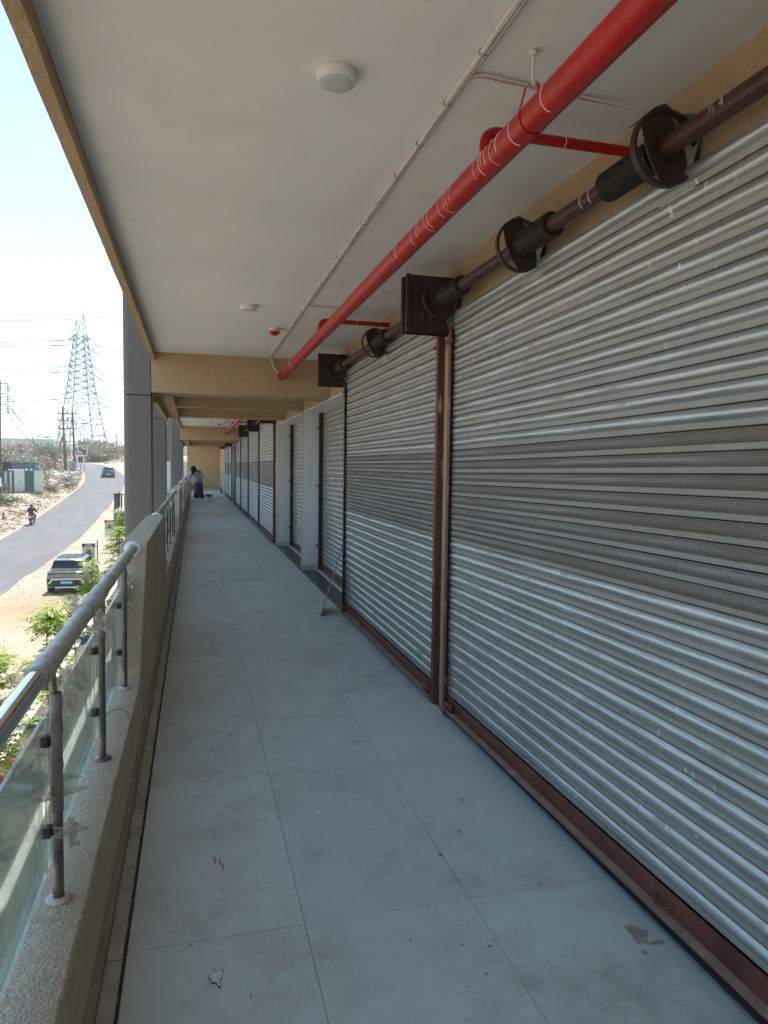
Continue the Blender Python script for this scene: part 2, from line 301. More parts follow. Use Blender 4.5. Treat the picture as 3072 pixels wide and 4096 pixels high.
# ------------------------------------------------------------------ mesh building
class MB:
    def __init__(s): s.v = []; s.f = []; s.sm = []
    def add(s, verts, faces, smooth=False):
        o = len(s.v); s.v += [tuple(v) for v in verts]; s.f += [tuple(i+o for i in f) for f in faces]; s.sm += [smooth]*len(faces); return s
    def box(s, x0, x1, y0, y1, z0, z1):
        return s.add([(x, y, z) for z in (z0, z1) for y in (y0, y1) for x in (x0, x1)],
                     [(0, 2, 3, 1), (4, 5, 7, 6), (0, 1, 5, 4), (2, 6, 7, 3), (0, 4, 6, 2), (1, 3, 7, 5)])
    def obox(s, c, size, M):
        c = Vector(c); hs = [q/2 for q in size]
        return s.add([c+M @ Vector((x*hs[0], y*hs[1], z*hs[2])) for z in (-1, 1) for y in (-1, 1) for x in (-1, 1)],
                     [(0, 2, 3, 1), (4, 5, 7, 6), (0, 1, 5, 4), (2, 6, 7, 3), (0, 4, 6, 2), (1, 3, 7, 5)])
    def prism(s, poly, ext, smooth=False):
        n = len(poly); e = Vector(ext); P = [Vector(q) for q in poly]
        f = [tuple(range(n-1, -1, -1)), tuple(range(n, 2*n))]+[(i, (i+1) % n, (i+1) % n+n, i+n) for i in range(n)]
        return s.add(P+[q+e for q in P], f, smooth)
    def tube(s, pts, r, n=8, smooth=True, cap=True):
        P = [Vector(q) for q in pts]; m = len(P); rs = r if isinstance(r, (list, tuple)) else [r]*m
        vs_ = []; up = None
        for i in range(m):
            t = (P[min(i+1, m-1)]-P[max(i-1, 0)]).normalized()
            if up is None: up = Vector((0, 0, 1)) if abs(t.z) < .9 else Vector((1, 0, 0))
            a = t.cross(up)
            if a.length < 1e-5: a = t.cross(Vector((0, 1, .1)))
            a.normalize(); b = a.cross(t); b.normalize(); up = b
            for k in range(n):
                w = 2*PI*k/n; vs_.append(P[i]+(a*math.cos(w)+b*math.sin(w))*rs[i])
        f = [(i*n+k, i*n+(k+1) % n, (i+1)*n+(k+1) % n, (i+1)*n+k) for i in range(m-1) for k in range(n)]
        s.add(vs_, f, smooth)
        if cap: s.add(vs_[:n]+vs_[-n:], [tuple(range(n-1, -1, -1)), tuple(range(n, 2*n))])
        return s
    def lathe(s, prof, c, axis=(0, 0, 1), n=20, smooth=True):
        ax = Vector(axis).normalized(); a = ax.cross(Vector((1, 0, 0))) if abs(ax.x) < .9 else ax.cross(Vector((0, 1, 0)))
        a.normalize(); b = ax.cross(a); c = Vector(c); vs_ = []
        for r, h in prof:
            for k in range(n):
                w = 2*PI*k/n; vs_.append(c+ax*h+(a*math.cos(w)+b*math.sin(w))*r)
        s.add(vs_, [(i*n+k, i*n+(k+1) % n, (i+1)*n+(k+1) % n, (i+1)*n+k) for i in range(len(prof)-1) for k in range(n)], smooth)
        return s
    def grid(s, rows, smooth=True):
        m, n = len(rows), len(rows[0])
        return s.add([q for r in rows for q in r], [(i*n+k, i*n+k+1, (i+1)*n+k+1, (i+1)*n+k) for i in range(m-1) for k in range(n-1)], smooth)
    def mesh(s, name, m, origin=(0, 0, 0)):
        o = Vector(origin); me = bpy.data.meshes.new(name)
        me.from_pydata([tuple(Vector(v)-o) for v in s.v], [], s.f)
        me.polygons.foreach_set('use_smooth', s.sm)
        me.materials.append(MATS[m] if isinstance(m, str) else m); me.update(); return me
    def build(s, name, m, parent=None, origin=None, bevel=0):
        org = Vector(origin) if origin is not None else (parent_world(parent) if parent else Vector((0, 0, 0)))
        o = bpy.data.objects.new(name, s.mesh(name, m, org)); COL.objects.link(o)
        if parent: o.parent = parent; o.location = org-parent_world(parent)
        else: o.location = org
        if bevel:
            b = o.modifiers.new('bevel', 'BEVEL'); b.width = bevel; b.segments = 2; b.limit_method = 'ANGLE'
        return o
def parent_world(o):
    v = Vector(o.location)
    while o.parent: o = o.parent; v += o.location
    return v
def place(me, name, loc, parent=None, rot=None):
    o = bpy.data.objects.new(name, me); COL.objects.link(o)
    if parent: o.parent = parent; o.location = Vector(loc)-parent_world(parent)
    else: o.location = loc
    if rot: o.rotation_euler = rot
    return o
def tag(o, label=None, cat=None, group=None, kind=None):
    if label: o['label'] = label
    if cat: o['category'] = cat
    if group: o['group'] = group
    if kind: o['kind'] = kind
    return o
def thing(name, label, cat, loc=(0, 0, 0), group=None):
    o = bpy.data.objects.new(name, None); COL.objects.link(o); o.location = loc; o.empty_display_size = .1
    return tag(o, label, cat, group)
def text_mesh(body, size, m, name='lettering', bold=0.0, depth=.001, align='CENTER'):
    cu = bpy.data.curves.new('t', 'FONT'); cu.body = body; cu.size = size; cu.align_x = align; cu.extrude = depth; cu.offset = bold; cu.resolution_u = 2
    o = bpy.data.objects.new('t', cu); COL.objects.link(o); bpy.context.view_layer.update()
    me = bpy.data.meshes.new_from_object(o.evaluated_get(bpy.context.evaluated_depsgraph_get())); me.name = name
    bpy.data.objects.remove(o); bpy.data.curves.remove(cu); me.materials.clear(); me.materials.append(MATS[m]); return me
def smooth01(a, b, x):
    t = np.clip((x-a)/(b-a), 0, 1); return t*t*(3-2*t)

# ------------------------------------------------------------------ terrain and road
ROAD = np.array([(-11.1, -150), (-11.1, 20), (-11.2, 60), (-11.25, 80), (-11.2, 92), (-11.9, 104), (-13.6, 117), (-16.6, 130), (-22, 141), (-31, 149), (-46, 155), (-75, 162), (-140, 175)], float)
def zr(y):
    y = np.asarray(y, float); return -4.35+.075*np.logaddexp(0, (y-58)/4)*4-.066*np.logaddexp(0, (y-138)/4)*4
def road_dist(x, y):
    x = np.asarray(x, float); y = np.asarray(y, float); best = np.full(x.shape, 1e9); side = np.zeros(x.shape)
    for a, b in zip(ROAD[:-1], ROAD[1:]):
        d = b-a; L = d@d; t = np.clip(((x-a[0])*d[0]+(y-a[1])*d[1])/L, 0, 1)
        qx, qy = a[0]+t*d[0], a[1]+t*d[1]; e = np.hypot(x-qx, y-qy); c = d[0]*(y-qy)-d[1]*(x-qx)
        u = e < best; best = np.where(u, e, best); side = np.where(u, np.sign(c), side)
    return best, side
def gz_arr(x, y):
    d, s = road_dist(x, y); base = zr(y)
    bank = np.where(s > 0, .45*smooth01(3.2, 8, d)*smooth01(40, 62, y), 0)
    outer = np.where((s < 0), 1.7*smooth01(4.5, 13, d)*smooth01(112, 135, y), 0)
    wob = .12*np.sin(x*.9+1.3)*np.sin(y*.7)+.10*np.sin(x*1.9+y*1.3)
    wob = wob*smooth01(3.2, 7, d)*np.where(x < -13, 1, smooth01(100, 130, y))
    carve = -.06*(1-smooth01(2.4, 3.1, d))
    return base+bank+outer+wob+carve
def gz(x, y): return float(gz_arr(np.array([x]), np.array([y]))[0])
def hit(px, py):
    d = ray(px, py); o = Vector((0, 0, EYE)); t = np.arange(8, 500, .1)
    X, Y, Z = d.x*t, d.y*t, EYE+d.z*t
    k = np.argmax(Z < gz_arr(X, Y)); return Vector((X[k], Y[k], gz(X[k], Y[k])))
xs = np.concatenate([[-1500, -900, -500, -300, -200, -140, -100, -80, -66], np.arange(-56, -24, 2.), np.arange(-24, -2.9, .6), [-2.4, 0, 8, 20, 40, 80, 150, 300, 700, 1500]])
ys = np.concatenate([[-400, -150, -60, -20, 0], np.arange(8, 56, 4.), np.arange(56, 150, 1.), np.arange(150, 240, 6.), [260, 300, 380, 500, 700, 1000, 1500, 2500]])
XX, YY = np.meshgrid(xs, ys); ZZ = gz_arr(XX, YY)
MB().grid([[(XX[i, j], YY[i, j], ZZ[i, j]) for j in range(len(xs))] for i in range(len(ys))]).build('ground', 'dry_ground')
tag(bpy.data.objects['ground'], kind='structure')
def resample(P, step):
    out = []
    for a, b in zip(P[:-1], P[1:]):
        n = max(1, int(np.hypot(*(b-a))/step)); out += [a+(b-a)*i/n for i in range(n)]
    return np.array(out+[P[-1]])
RP = resample(ROAD, 1.2)
for _ in range(6): RP[1:-1] = (RP[:-2]+2*RP[1:-1]+RP[2:])/4
rng = random.Random(3); rows = []
jl = jr = 0
for i, q in enumerate(RP):
    t = RP[min(i+1, len(RP)-1)]-RP[max(i-1, 0)]; t /= np.hypot(*t); nrm = np.array((-t[1], t[0]))
    jl = .7*jl+rng.uniform(-.10, .10); jr = .7*jr+rng.uniform(-.12, .12)
    r = []
    for k in np.linspace(-1, 1, 7):
        w = 2.68*k+(jl if k == 1 else jr if k == -1 else 0)
        x, y = q+nrm*w
        r.append((x, y, float(zr(y))+.03-.05*(abs(k) > .95)-.015*abs(k)))
    rows.append(r)
MB().grid(rows).build('road', 'asphalt'); tag(bpy.data.objects['road'], kind='structure')

# ------------------------------------------------------------------ the gallery: floor, ceiling, walls
YB, YE = -6.0, 46.4            # gallery from behind the camera to its end wall
floor = MB().box(-.29, 1.56, YB, YE, -.40, -.006).build('floor', 'joint_grey'); tag(floor, kind='structure')
MB().box(-.46, -.2905, YB, YE, -.40, .0).build('floor_edge', 'beige_stucco', floor)
J = [-.2146, .356, .956, 1.522]; Y0 = 2.3008; g = .0011
tm = {}
for c in range(3):
    w = J[c+1]-J[c]
    tm[c] = MB().box(-w/2+g, w/2-g, -.6+g, .6-g, -.012, 0).mesh('floor_tile', 'floor_tile')
for k in range(-4, 37):
    for c in range(3):
        yc = Y0+1.2*k+.6; rr_ = random.Random(k*7+c)
        if yc+.6 > YE: continue
        place(tm[c], 'floor_tile', ((J[c]+J[c+1])/2, yc, rr_.uniform(-.0008, .0004)), floor)
sm_ = MB().box(-.0235, .0235, -.596, .596, -.012, -.0015).mesh('edge_tile', 'edge_tile')
for k in range(-4, 37):
    if Y0+1.2*k+1.2 < YE: place(sm_, 'edge_tile', (-.2505, Y0+1.2*k+.57, 0), floor)
for k in range(-4, 37):
    if Y0+1.2*k+1.2 < YE: place(MB().box(-.0055, .0055, -.597, .597, 0, .075).mesh('skirting_tile', 'skirting') if k == -4 else bpy.data.meshes['skirting_tile'], 'skirting_tile', (-.2835, Y0+1.2*k+.57, 0), floor)
# stains and a chipped spot lying on the tiles
def blot(cx, cy, r, m, seed, name='stain', stretch=(1, 1), z=.0016):
    rg = random.Random(seed); n = 36; P = []
    for i in range(n):
        a = 2*PI*i/n; q = r*(.85+.55*noise.noise(Vector((math.cos(a)*1.6+seed, math.sin(a)*1.6, seed*.37)))+.10*rg.random())*(1.3 if rg.random() < .07 else 1)
        P.append((cx+math.cos(a)*q*stretch[0], cy+math.sin(a)*q*stretch[1], z))
    return MB().add([(cx, cy, z)]+P, [(0, i+1, (i+1) % n+1) for i in range(n)]).build(name, m, floor)
blot(1.435, 1.985, .042, 'stain_brown', 4, stretch=(.8, 1.1)); blot(1.40, 1.90, .012, 'stain_brown', 9); blot(1.47, 1.93, .02, 'stain_brown', 12, stretch=(1.4, .4))
blot(.058, 2.119, .026, 'grout', 5, stretch=(.8, 1.5)); blot(.058, 2.119, .0235, 'chip_white', 5, stretch=(.8, 1.4), z=.0024)
for i, (x, y) in enumerate(((.07, 2.77), (.09, 2.76), (.10, 2.72))): blot(x, y, .03, 'stain_brown', 30+i, stretch=(.18, 1.2))
rg = random.Random(21)
for i in range(64):
    x, y = rg.uniform(-.18, 1.3), 1.9+8*rg.random()**1.4
    blot(x, y, rg.uniform(.003, .013), rg.choice(['scuff_grey', 'stain_brown', 'scuff_grey', 'scuff_grey', 'chip_white']), 60+i, 'scuff', (rg.uniform(.2, 1), rg.uniform(.5, 1.6)))
# ragged dark mortar along the edge strip
def ragged(x0, w, y0, y1, z, m, seed, name, step=.03):
    rg = random.Random(seed); L = []; R_ = []; y = y0
    while y < y1:
        L.append((x0-w*rg.uniform(.3, 1.0)*(1.9 if rg.random() < .05 else 1), y, z)); R_.append((x0+w*rg.uniform(.3, .6), y, z)); y += step*rg.uniform(.6, 1.6)
    return MB().grid([[a, b] for a, b in zip(L, R_)], False).build(name, m, floor)
ragged(-.2185, .0065, 0, 26, .0012, 'grout', 5, 'mortar_line', .012)
ragged(1.527, .010, .5, 7.3, .0014, 'mortar', 8, 'mortar_line')

ceil = MB().box(-.42, 1.56, YB, YE, 2.80, 2.95).build('ceiling', 'ceiling_paint'); tag(ceil, kind='structure')
up = MB().box(-.48, 7.0, YB-8, YE+8, 2.951, 6.6).box(1.86, 7, YB-8, YE+8, -4.4, -.41).build('storeys_shade_block', 'tan_stucco'); tag(up, 'unseen tan block for the upper storeys, added to shade the gallery edge', 'building')  # unseen solid block, added above the gallery to shade the parapet
def wavy_strip(x0, x1, z0, z1, y0, y1, seed, name, m, parent):
    rg = random.Random(seed); rows = []; n = int((y1-y0)/.07)
    for i in range(n+1):
        y = y0+(y1-y0)*i/n; w = noise.noise(Vector((y*1.7, seed, 0)))*.006+rg.uniform(-.0015, .0015); h = noise.noise(Vector((y*2.3, seed+9, 0)))*.006
        rows.append([(x0, y, z1), (x0+w*.3, y, z0+h), (x1+w, y, z0+h*.7), (x1+w*.6, y, z1)])
    b = MB().grid(rows, False); b.add(rows[0], [(0, 1, 2, 3)]); b.add(rows[-1], [(3, 2, 1, 0)])
    return b.build(name, m, parent)
rim = wavy_strip(-.470, -.421, 2.722, 2.955, YB, 8.349, 1, 'ceiling_rim', 'tan_stucco', ceil)
rim = wavy_strip(-.470, -.421, 2.722, 2.955, 13.0, 23.9, 2, 'ceiling_rim', 'tan_stucco', ceil)
rim = wavy_strip(-.470, -.421, 2.722, 2.955, 32.3, YE, 3, 'ceiling_rim', 'tan_stucco', ceil)
def beam(x0, x1, y0, y1, z0, label):
    o = MB().box(x0, x1, y0, y1, z0, 2.7995).build('ceiling_beam', 'tan_stucco', origin=((x0+x1)/2, (y0+y1)/2, z0), bevel=.006); tag(o, label, 'beam', 'tan beams under the gallery ceiling'); return o
beam(-.464, 1.5495, 8.35, 8.76, 2.357, 'nearest tan cross beam, red pipe running into its face')
beam(-.25, 1.5495, 10.46, 10.66, 2.368, 'middle tan cross beam of the near group, above the first white reveal')
beam(-.25, 1.5495, 12.61, 12.90, 2.370, 'third tan cross beam of the near group')
beam(-.464, -.2505, 8.762, 12.90, 2.362, 'short tan edge beam from the nearest cross beam to the second column')
beam(-.464, 1.5495, 23.92, 24.33, 2.357, 'far tan cross beam where the far red pipe ends')
beam(-.19, 1.5495, 26.5, 26.7, 2.368, 'fifth tan cross beam from the camera, just past the far red pipe')
beam(-.19, 1.5495, 31.74, 32.1, 2.365, 'farthest tan cross beam before the end wall')
beam(-.464, -.1905, 24.332, 32.1, 2.362, 'long tan edge beam behind the third column')
for (a, b, lab) in ((8.86, 12.45, 'narrow tan drip band under the short edge beam'), (24.8, 31.8, 'narrow tan drip band under the long far edge beam')):
    o = wavy_strip(-.472, -.430, 2.285, 2.3615, a, b, 5, 'drip_band', 'tan_stucco', None); tag(o, lab, 'drip band')

# openings in the shop wall: (y0, y1, recessed)
OPEN = [(1.05, 4.13, 0), (4.34, 7.29, 0), (7.49, 10.45, 1), (10.63, 13.72, 1), (14.18, 17.55, 0), (17.70, 21.10, 0), (21.25, 24.60, 0), (24.75, 27.95, 0), (31.15, 34.20, 0), (34.35, 37.40, 0), (37.75, 40.2, 1)]
wall = MB().box(1.55, 1.85, YB, YE, 2.36, 2.7995)
edge = [YB]+[q for o in OPEN for q in o[:2]]+[YE]
for a, b in zip(edge[0::2], edge[1::2]): wall.box(1.55, 1.85, a, b, -.40, 2.3598)
wall = wall.build('shop_wall', 'tan_stucco'); tag(wall, 'tan wall with the shutter openings along the right of the gallery', 'wall')
MB().box(1.8502, 6.5, YB, YE, -.40, -.02).build('shop_floor', 'interior_shade', wall)
MB().box(5.2, 5.3, YB, YE, -.02, 2.9).build('shop_back_wall', 'interior_shade', wall)
for yy in [YB+.06, YE-.06]+[(a+b)/2 for a, b in zip(edge[2::2], edge[3::2])][:-1]+[.5]: MB().box(1.8505, 5.199, yy-.05, yy+.05, -.019, 2.95).build('shop_light_baffle', 'interior_shade', wall)  # unseen partitions, added to keep light from the open ends out
for (a, b, rec) in OPEN:
    if not rec: continue
    MB().box(1.5515, 1.849, a+.001, b-.001, 2.345, 2.3597).build('lintel_paint', 'white_paint', wall)
    MB().box(1.5515, 1.90, b-.012, b-.0005, 0.0, 2.3445).build('reveal_paint', 'white_paint', wall)
    MB().box(1.5515, 1.849, a+.0005, a+.012, 0.0, 2.3445).build('reveal_paint', 'white_paint', wall)
    MB().box(1.5490, 1.80, b-.020, b-.0125, 0.006, .088).build('reveal_skirting', 'floor_tile', wall)
    MB().box(1.535, 1.752, a+.02, b-.021, -.02, .005).build('threshold', 'granite_dark', wall, bevel=.002)
    MB().box(1.7525, 1.792, a+.02, b-.021, -.02, .012).build('threshold_strip', 'sign_white', wall)
    for z in (.35, 1.25, 2.1): MB().box(1.74, 1.79, b-.0145, b-.0122, z, z+.04).build('filled_hole', 'concrete', wall)
for (a, b, rec) in OPEN:
    if not rec: MB().box(1.535, 1.849, a, b, -.10, .004).build('sill', 'granite_dark', wall); MB().box(1.58, 1.8495, b-.006, b-.0005, .0045, 2.359).build('jamb_shade_liner', 'interior_shade', wall); MB().box(1.58, 1.8495, a+.0005, a+.006, .0045, 2.359).build('jamb_shade_liner', 'interior_shade', wall)  # near-black liners added behind the curtain; jamb shade put into their colour
MB().box(1.520, 1.5495, 28.0, 31.1, 0.0, 2.36).build('pier_cladding', 'green_grey_paint', wall)
endw = MB().box(-.46, 1.5495, YE, YE+.25, -.4, 2.7995).build('end_wall', 'tan_stucco', origin=(.5, YE, 0)); tag(endw, 'plain tan wall closing the far end of the gallery', 'wall')
MB().box(-.28, 1.5, YE-.014, YE-.0005, 0.001, .09).build('skirting', 'floor_tile', endw)

# ------------------------------------------------------------------ roller shutters
PIT = .0695
def slat_profile(perf):
    A = [(-.0090, .0004), (-.0010, .0010), (.0010, .0026)]
    B = [(.0010, .0026), (.0055, .0205)]
    C = [(.0055, .0205), (-.0005, .0225)]
    D = []
    for i in range(9):
        t = i/8; u = .0225+.0435*t; D.append((-.0005+.0108*math.sin(PI*t)**.85, u))
    E = [(-.0005, .066), (-.0095, .0682)]
    return [(A, 1), (B, 0), (C, 0), (D, 1), (E, 0)]
def slat_mesh(L, perf):
    b = MB()
    for seg, sm in slat_profile(perf):
        rows = [[(-n, y, u) for y in (-L/2, L/2)] for n, u in seg]
        b.grid(rows, bool(sm))
    return b.mesh('perforated_slat' if perf else 'slat', 'galvanised_perforated' if perf else 'galvanised')
def wheel(t, yc, xb, zb, R=.118, side=1, name='winding_wheel'):
    w = thing_part(name, t, (xb, yc, zb))
    b = MB()
    prof = [(R-.010, -.012), (R, -.012), (R, .012), (R-.010, .012), (R-.010, -.012)]
    b.lathe(prof, (xb, yc, zb), (0, 1, 0), 28, False)
    # spoke plate: a lens across the wheel
    P = []
    for i in range(13):
        a = -.95+1.9*i/12; P.append((xb+math.cos(1.15)*0+.62*R*math.cos(a)*1.0-.62*R*math.cos(.95)+.035, yc, zb+R*.98*math.sin(a)/math.sin(.95)))
    for i in range(13):
        a = .95-1.9*i/12; P.append((xb-.62*R*math.cos(a)+.62*R*math.cos(.95)-.035, yc, zb+R*.98*math.sin(a)/math.sin(.95)))
    M = Matrix.Rotation(math.radians(-25), 3, 'Y'); c = Vector((xb, yc, zb))
    P = [c+M @ (Vector(q)-c)-Vector((0, .003, 0)) for q in P]
    b.prism(P, (0, .006, 0))
    b.tube([(xb, yc-.018, zb), (xb, yc+.018, zb)], .042, 14)
    w_ = b.build(name, 'plate_black', t)
    bpy.data.objects.remove(w); return w_
def thing_part(name, parent, loc):
    o = bpy.data.objects.new(name, None); COL.objects.link(o); o.parent = parent; o.location = Vector(loc)-parent_world(parent); return o
def spring(t, y0, y1, xb, zb, R=.054):
    b = MB(); n = max(3, int((y1-y0)/.0125)); prof = []
    for i in range(n):
        h = (y1-y0)*i/n; d = (y1-y0)/n
        prof += [(R-.007, h), (R-.001, h+d*.2), (R, h+d*.45), (R-.001, h+d*.7), (R-.007, h+d*.95)]
    b.lathe([(.03, 0)]+prof+[(.03, y1-y0)], (xb, y0, zb), (0, 1, 0), 18, False)
    return b.build('torsion_spring', 'spring_black', t)
XS, XB, ZB = 1.535, 1.425, 2.562
def shutter(y0, y1, X, label, det=2, tilt=0., recess=False, plates=(1, 1), wheels=(), springs=(), z_bot=.128, seed=0, nsl=None, nlow=14):
    rg = random.Random(seed+50); L = y1-y0; yc = (y0+y1)/2
    t = thing('roller_shutter', label, 'roller shutter', (X, yc, 0), 'roller shutters along the gallery')
    me0 = slat_mesh(L-.03, False); me1 = slat_mesh(L-.03, True)
    top = 2.43 if not recess else 2.40
    n = int((top-z_bot)/PIT)
    z = z_bot; x = X; ang = 0.
    for i in range(n+(2 if not recess else 0)):
        perf = nlow <= i < nlow+8 and not recess
        if not recess and z > 2.36: ang += math.radians(9)
        o = place(me1 if perf else me0, 'perforated_slat' if perf else 'slat', (x+rg.uniform(-.0012, .0012), yc, z), t)
        o.rotation_euler = (tilt+rg.uniform(-.0007, .0007), -ang+rg.uniform(-.014, .014), 0)
        z += PIT*math.cos(ang); x -= PIT*math.sin(ang)
    zb = z_bot
    bar = MB(); bar.box(X-.012, X-.007, y0+.02, y1-.02, zb-.083, zb-.002).box(X-.052, X-.0122, y0+.02, y1-.02, zb-.083, zb-.078)
    b = bar.build('bottom_bar', 'oxide_brown', t, origin=(X, yc, zb), bevel=.001); b.rotation_euler = (tilt, 0, 0)
    d = MB().box(X-.0515, X-.0125, y0+.022, y1-.022, zb-.0778, zb-.0772).build('bar_dust', 'dusty_brown', t, origin=(X, yc, zb)); d.rotation_euler = (tilt, 0, 0)
    # finger loops and hasps on the bottom bar
    for yy in ([yc-.62] if det > 1 and seed == 1 else [yc+.55, yc-.75]):
        lp = [(X-.012-.030*math.sin(PI*q/10), yy-.045+.09*q/10, zb-.045-.014*math.sin(PI*q/10)+tilt*(yy-yc)) for q in range(11)]
        MB().tube(lp, .0045, 6).build('pull_loop', 'oxide_brown', t)
    for yy in (y0+.10, y1-.12):
        zz = zb-.05+tilt*(yy-yc); hb = MB()
        hb.tube([(X-.030, yy-.05, zz), (X-.030, yy+.09, zz)], .010, 8)
        hb.lathe([(.011, -.007), (.026, -.007), (.026, .007), (.011, .007), (.011, -.007)], (X-.028, yy-.02, zz), (1, 0, 0), 14)
        hb.lathe([(.011, -.007), (.026, -.007), (.026, .007), (.011, .007), (.011, -.007)], (X-.030, yy+.045, zz-.004), (1, 0, 0), 14)
        hb.build('hasp', 'oxide_brown', t)
    # guide rails: U channels facing each other
    for s, yy in ((1, y0), (-1, y1)):
        gb = MB(); xo, xi = (X-.030, X+.030) if not recess else (X-.062, X+.020)
        ztop = 2.40 if not recess else 2.343
        gb.box(xo, xi, min(yy-s*.012, yy-s*.006), max(yy-s*.012, yy-s*.006), .006, ztop)
        gb.box(xo, xo+.004, min(yy-s*.0058, yy+s*.034), max(yy-s*.0058, yy+s*.034), .0065, ztop-.001)
        if not recess:      # flared tip with its stop pin
            ya = yy+s*.014; gb.prism([(xo-.001, ya-.02, ztop-.0005), (xo-.001, ya+.02, ztop-.0005), (xo-.022, ya+.02, ztop+.055), (xo-.022, ya-.02, ztop+.055)], (-.004, 0, 0))
            gb.box(xo-.010, xo-.0005, ya-.052, ya+.046, ztop-.085, ztop-.060)
        gb.build('guide_rail', 'guide_paint', t, bevel=.0008)
    if recess: return t
    # barrel with springs, winding wheels and side plates
    MB().tube([(XB, y0-.10, ZB), (XB, y1+.05, ZB)], .031, 16).build('barrel', 'barrel_red', t)
    for yy in wheels:
        wheel(t, yy, XB, ZB)
        # short galvanised strap from the wheel to the curtain
        P = [(XB+.05-.02*q, yy+.04, ZB+.105+.012*math.sin(q*2.2)) for q in range(4)]
        rows = [[(XB-.055+.035*q, yy+dy, ZB+.118+.010*math.sin(q*1.8)-.006*abs(q-1.5)) for q in range(6)] for dy in (-.02, .13)]
        MB().grid(rows).build('curtain_strap', 'galvanised', t)
        rows = [[(XB+.10+.012*math.sin(q*1.4), yy+dy, ZB+.11-.05*q) for q in range(6)] for dy in (-.02, .16)]
        MB().grid(rows).build('curtain_strap', 'galvanised', t)
    for a, b in springs: spring(t, a, b, XB, ZB)
    for s, yy in zip((-1, 1), (y0, y1)):
        if not plates[(s+1)//2]: continue
        pb = MB().box(1.238, 1.5495, yy-.003+s*.06, yy+.003+s*.06, 2.383, 2.726).box(1.24, 1.262, yy+s*.06-.003-.026, yy+s*.06-.0031, 2.384, 2.725)
        p_ = pb.build('side_plate', 'plate_black', t, bevel=.001)
        if det > 1: MB().lathe([(0, -.006), (.011, -.006), (.011, .006), (0, .006)], (XB-.07, yy+s*.06-.008, ZB-.04), (0, 1, 0), 10).build('bolt', 'plate_black', p_)
    return t
LBL = ['large silvery roller shutter nearest the camera, filling the right side', 'silvery roller shutter right behind the nearest one, before the leaning board',
       'recessed shutter in the nearer white framed opening, behind the leaning board', 'recessed shutter in the farther white framed opening',
       'first roller shutter past the white framed openings', 'second roller shutter past the white framed openings', 'third roller shutter past the white framed openings',
       'fourth roller shutter past the white framed openings, next to the dark green pier', 'first narrow looking shutter beyond the dark green pier', 'second narrow looking shutter beyond the dark green pier, near the broom',
       'farthest shutter, in the white reveal by the broom']
S1 = shutter(*OPEN[0][:2], XS, LBL[0], tilt=-.010, wheels=(1.98, 3.0, 4.06), springs=((2.02, 2.30), (2.70, 2.97), (3.72, 4.03)), seed=1, z_bot=.152)
S2 = shutter(*OPEN[1][:2], XS, LBL[1], wheels=(5.65, 7.20), springs=((5.30, 5.62), (6.90, 7.17)), seed=2, plates=(1, 1))
shutter(OPEN[2][0]+.03, OPEN[2][1]-.05, 1.838, LBL[2], recess=True, seed=3, z_bot=.10)
shutter(OPEN[3][0]+.03, OPEN[3][1]-.05, 1.838, LBL[3], recess=True, seed=4, z_bot=.10)
for i in range(4, 10):
    a, b, _ = OPEN[i]; shutter(a, b, XS, LBL[i], det=1, wheels=(b-.09,), springs=((b-.40, b-.12),), seed=5+i, plates=(1, 1))
shutter(OPEN[10][0]+.03, OPEN[10][1]-.05, 1.838, LBL[10], recess=True, seed=20, z_bot=.10)
# chalk numbers on the side plates
me = text_mesh('134½', .10, 'chalk', 'chalk_number', -.0008)
o = place(me, 'chalk_number', (1.385, 4.13+.06-.0052, 2.43), S1, (PI/2, 0, 0))
me = text_mesh('17½', .075, 'chalk', 'chalk_number', -.0008)
o = place(me, 'chalk_number', (1.36, 7.29+.06-.0052, 2.44), S2, (PI/2, 0, 0))
me = text_mesh('½ 4', .04, 'chalk_white', 'chalk_number', -.0008)
o = place(me, 'chalk_number', (XB-.0325, 1.72, ZB-.01), S1, (PI/2, 0, -PI/2))
for yy in (2.44, 2.38):
    pts = [(XB+.0318*math.cos(a), yy, ZB+.0318*math.sin(a)) for a in np.linspace(1.6, 4.2, 10)]
    MB().tube(pts, .0016, 5).build('paint_ring', 'paint_white', S1)

# board leaning on the tan post between the second shutter and the recess
bd = MB(); eye = Vector((0, 0, EYE)); a0 = Vector((1.250, 7.185, .002)); t0 = Vector((1.522, 7.36, .75)); N_ = (a0-eye).cross(t0-eye); e_ = N_.cross(Vector((0, 0, 1))).normalized()
e_ = e_ if e_.y > 0 else -e_
nn = N_.normalized()*.013; bd.prism([a0, a0+e_*.42, t0+e_*.16, t0], nn)
o = bd.build('leaning_board', 'board_grey', origin=(1.29, 7.4, 0)); tag(o, 'thin brownish board leaning on the tan post beside the recess', 'board')

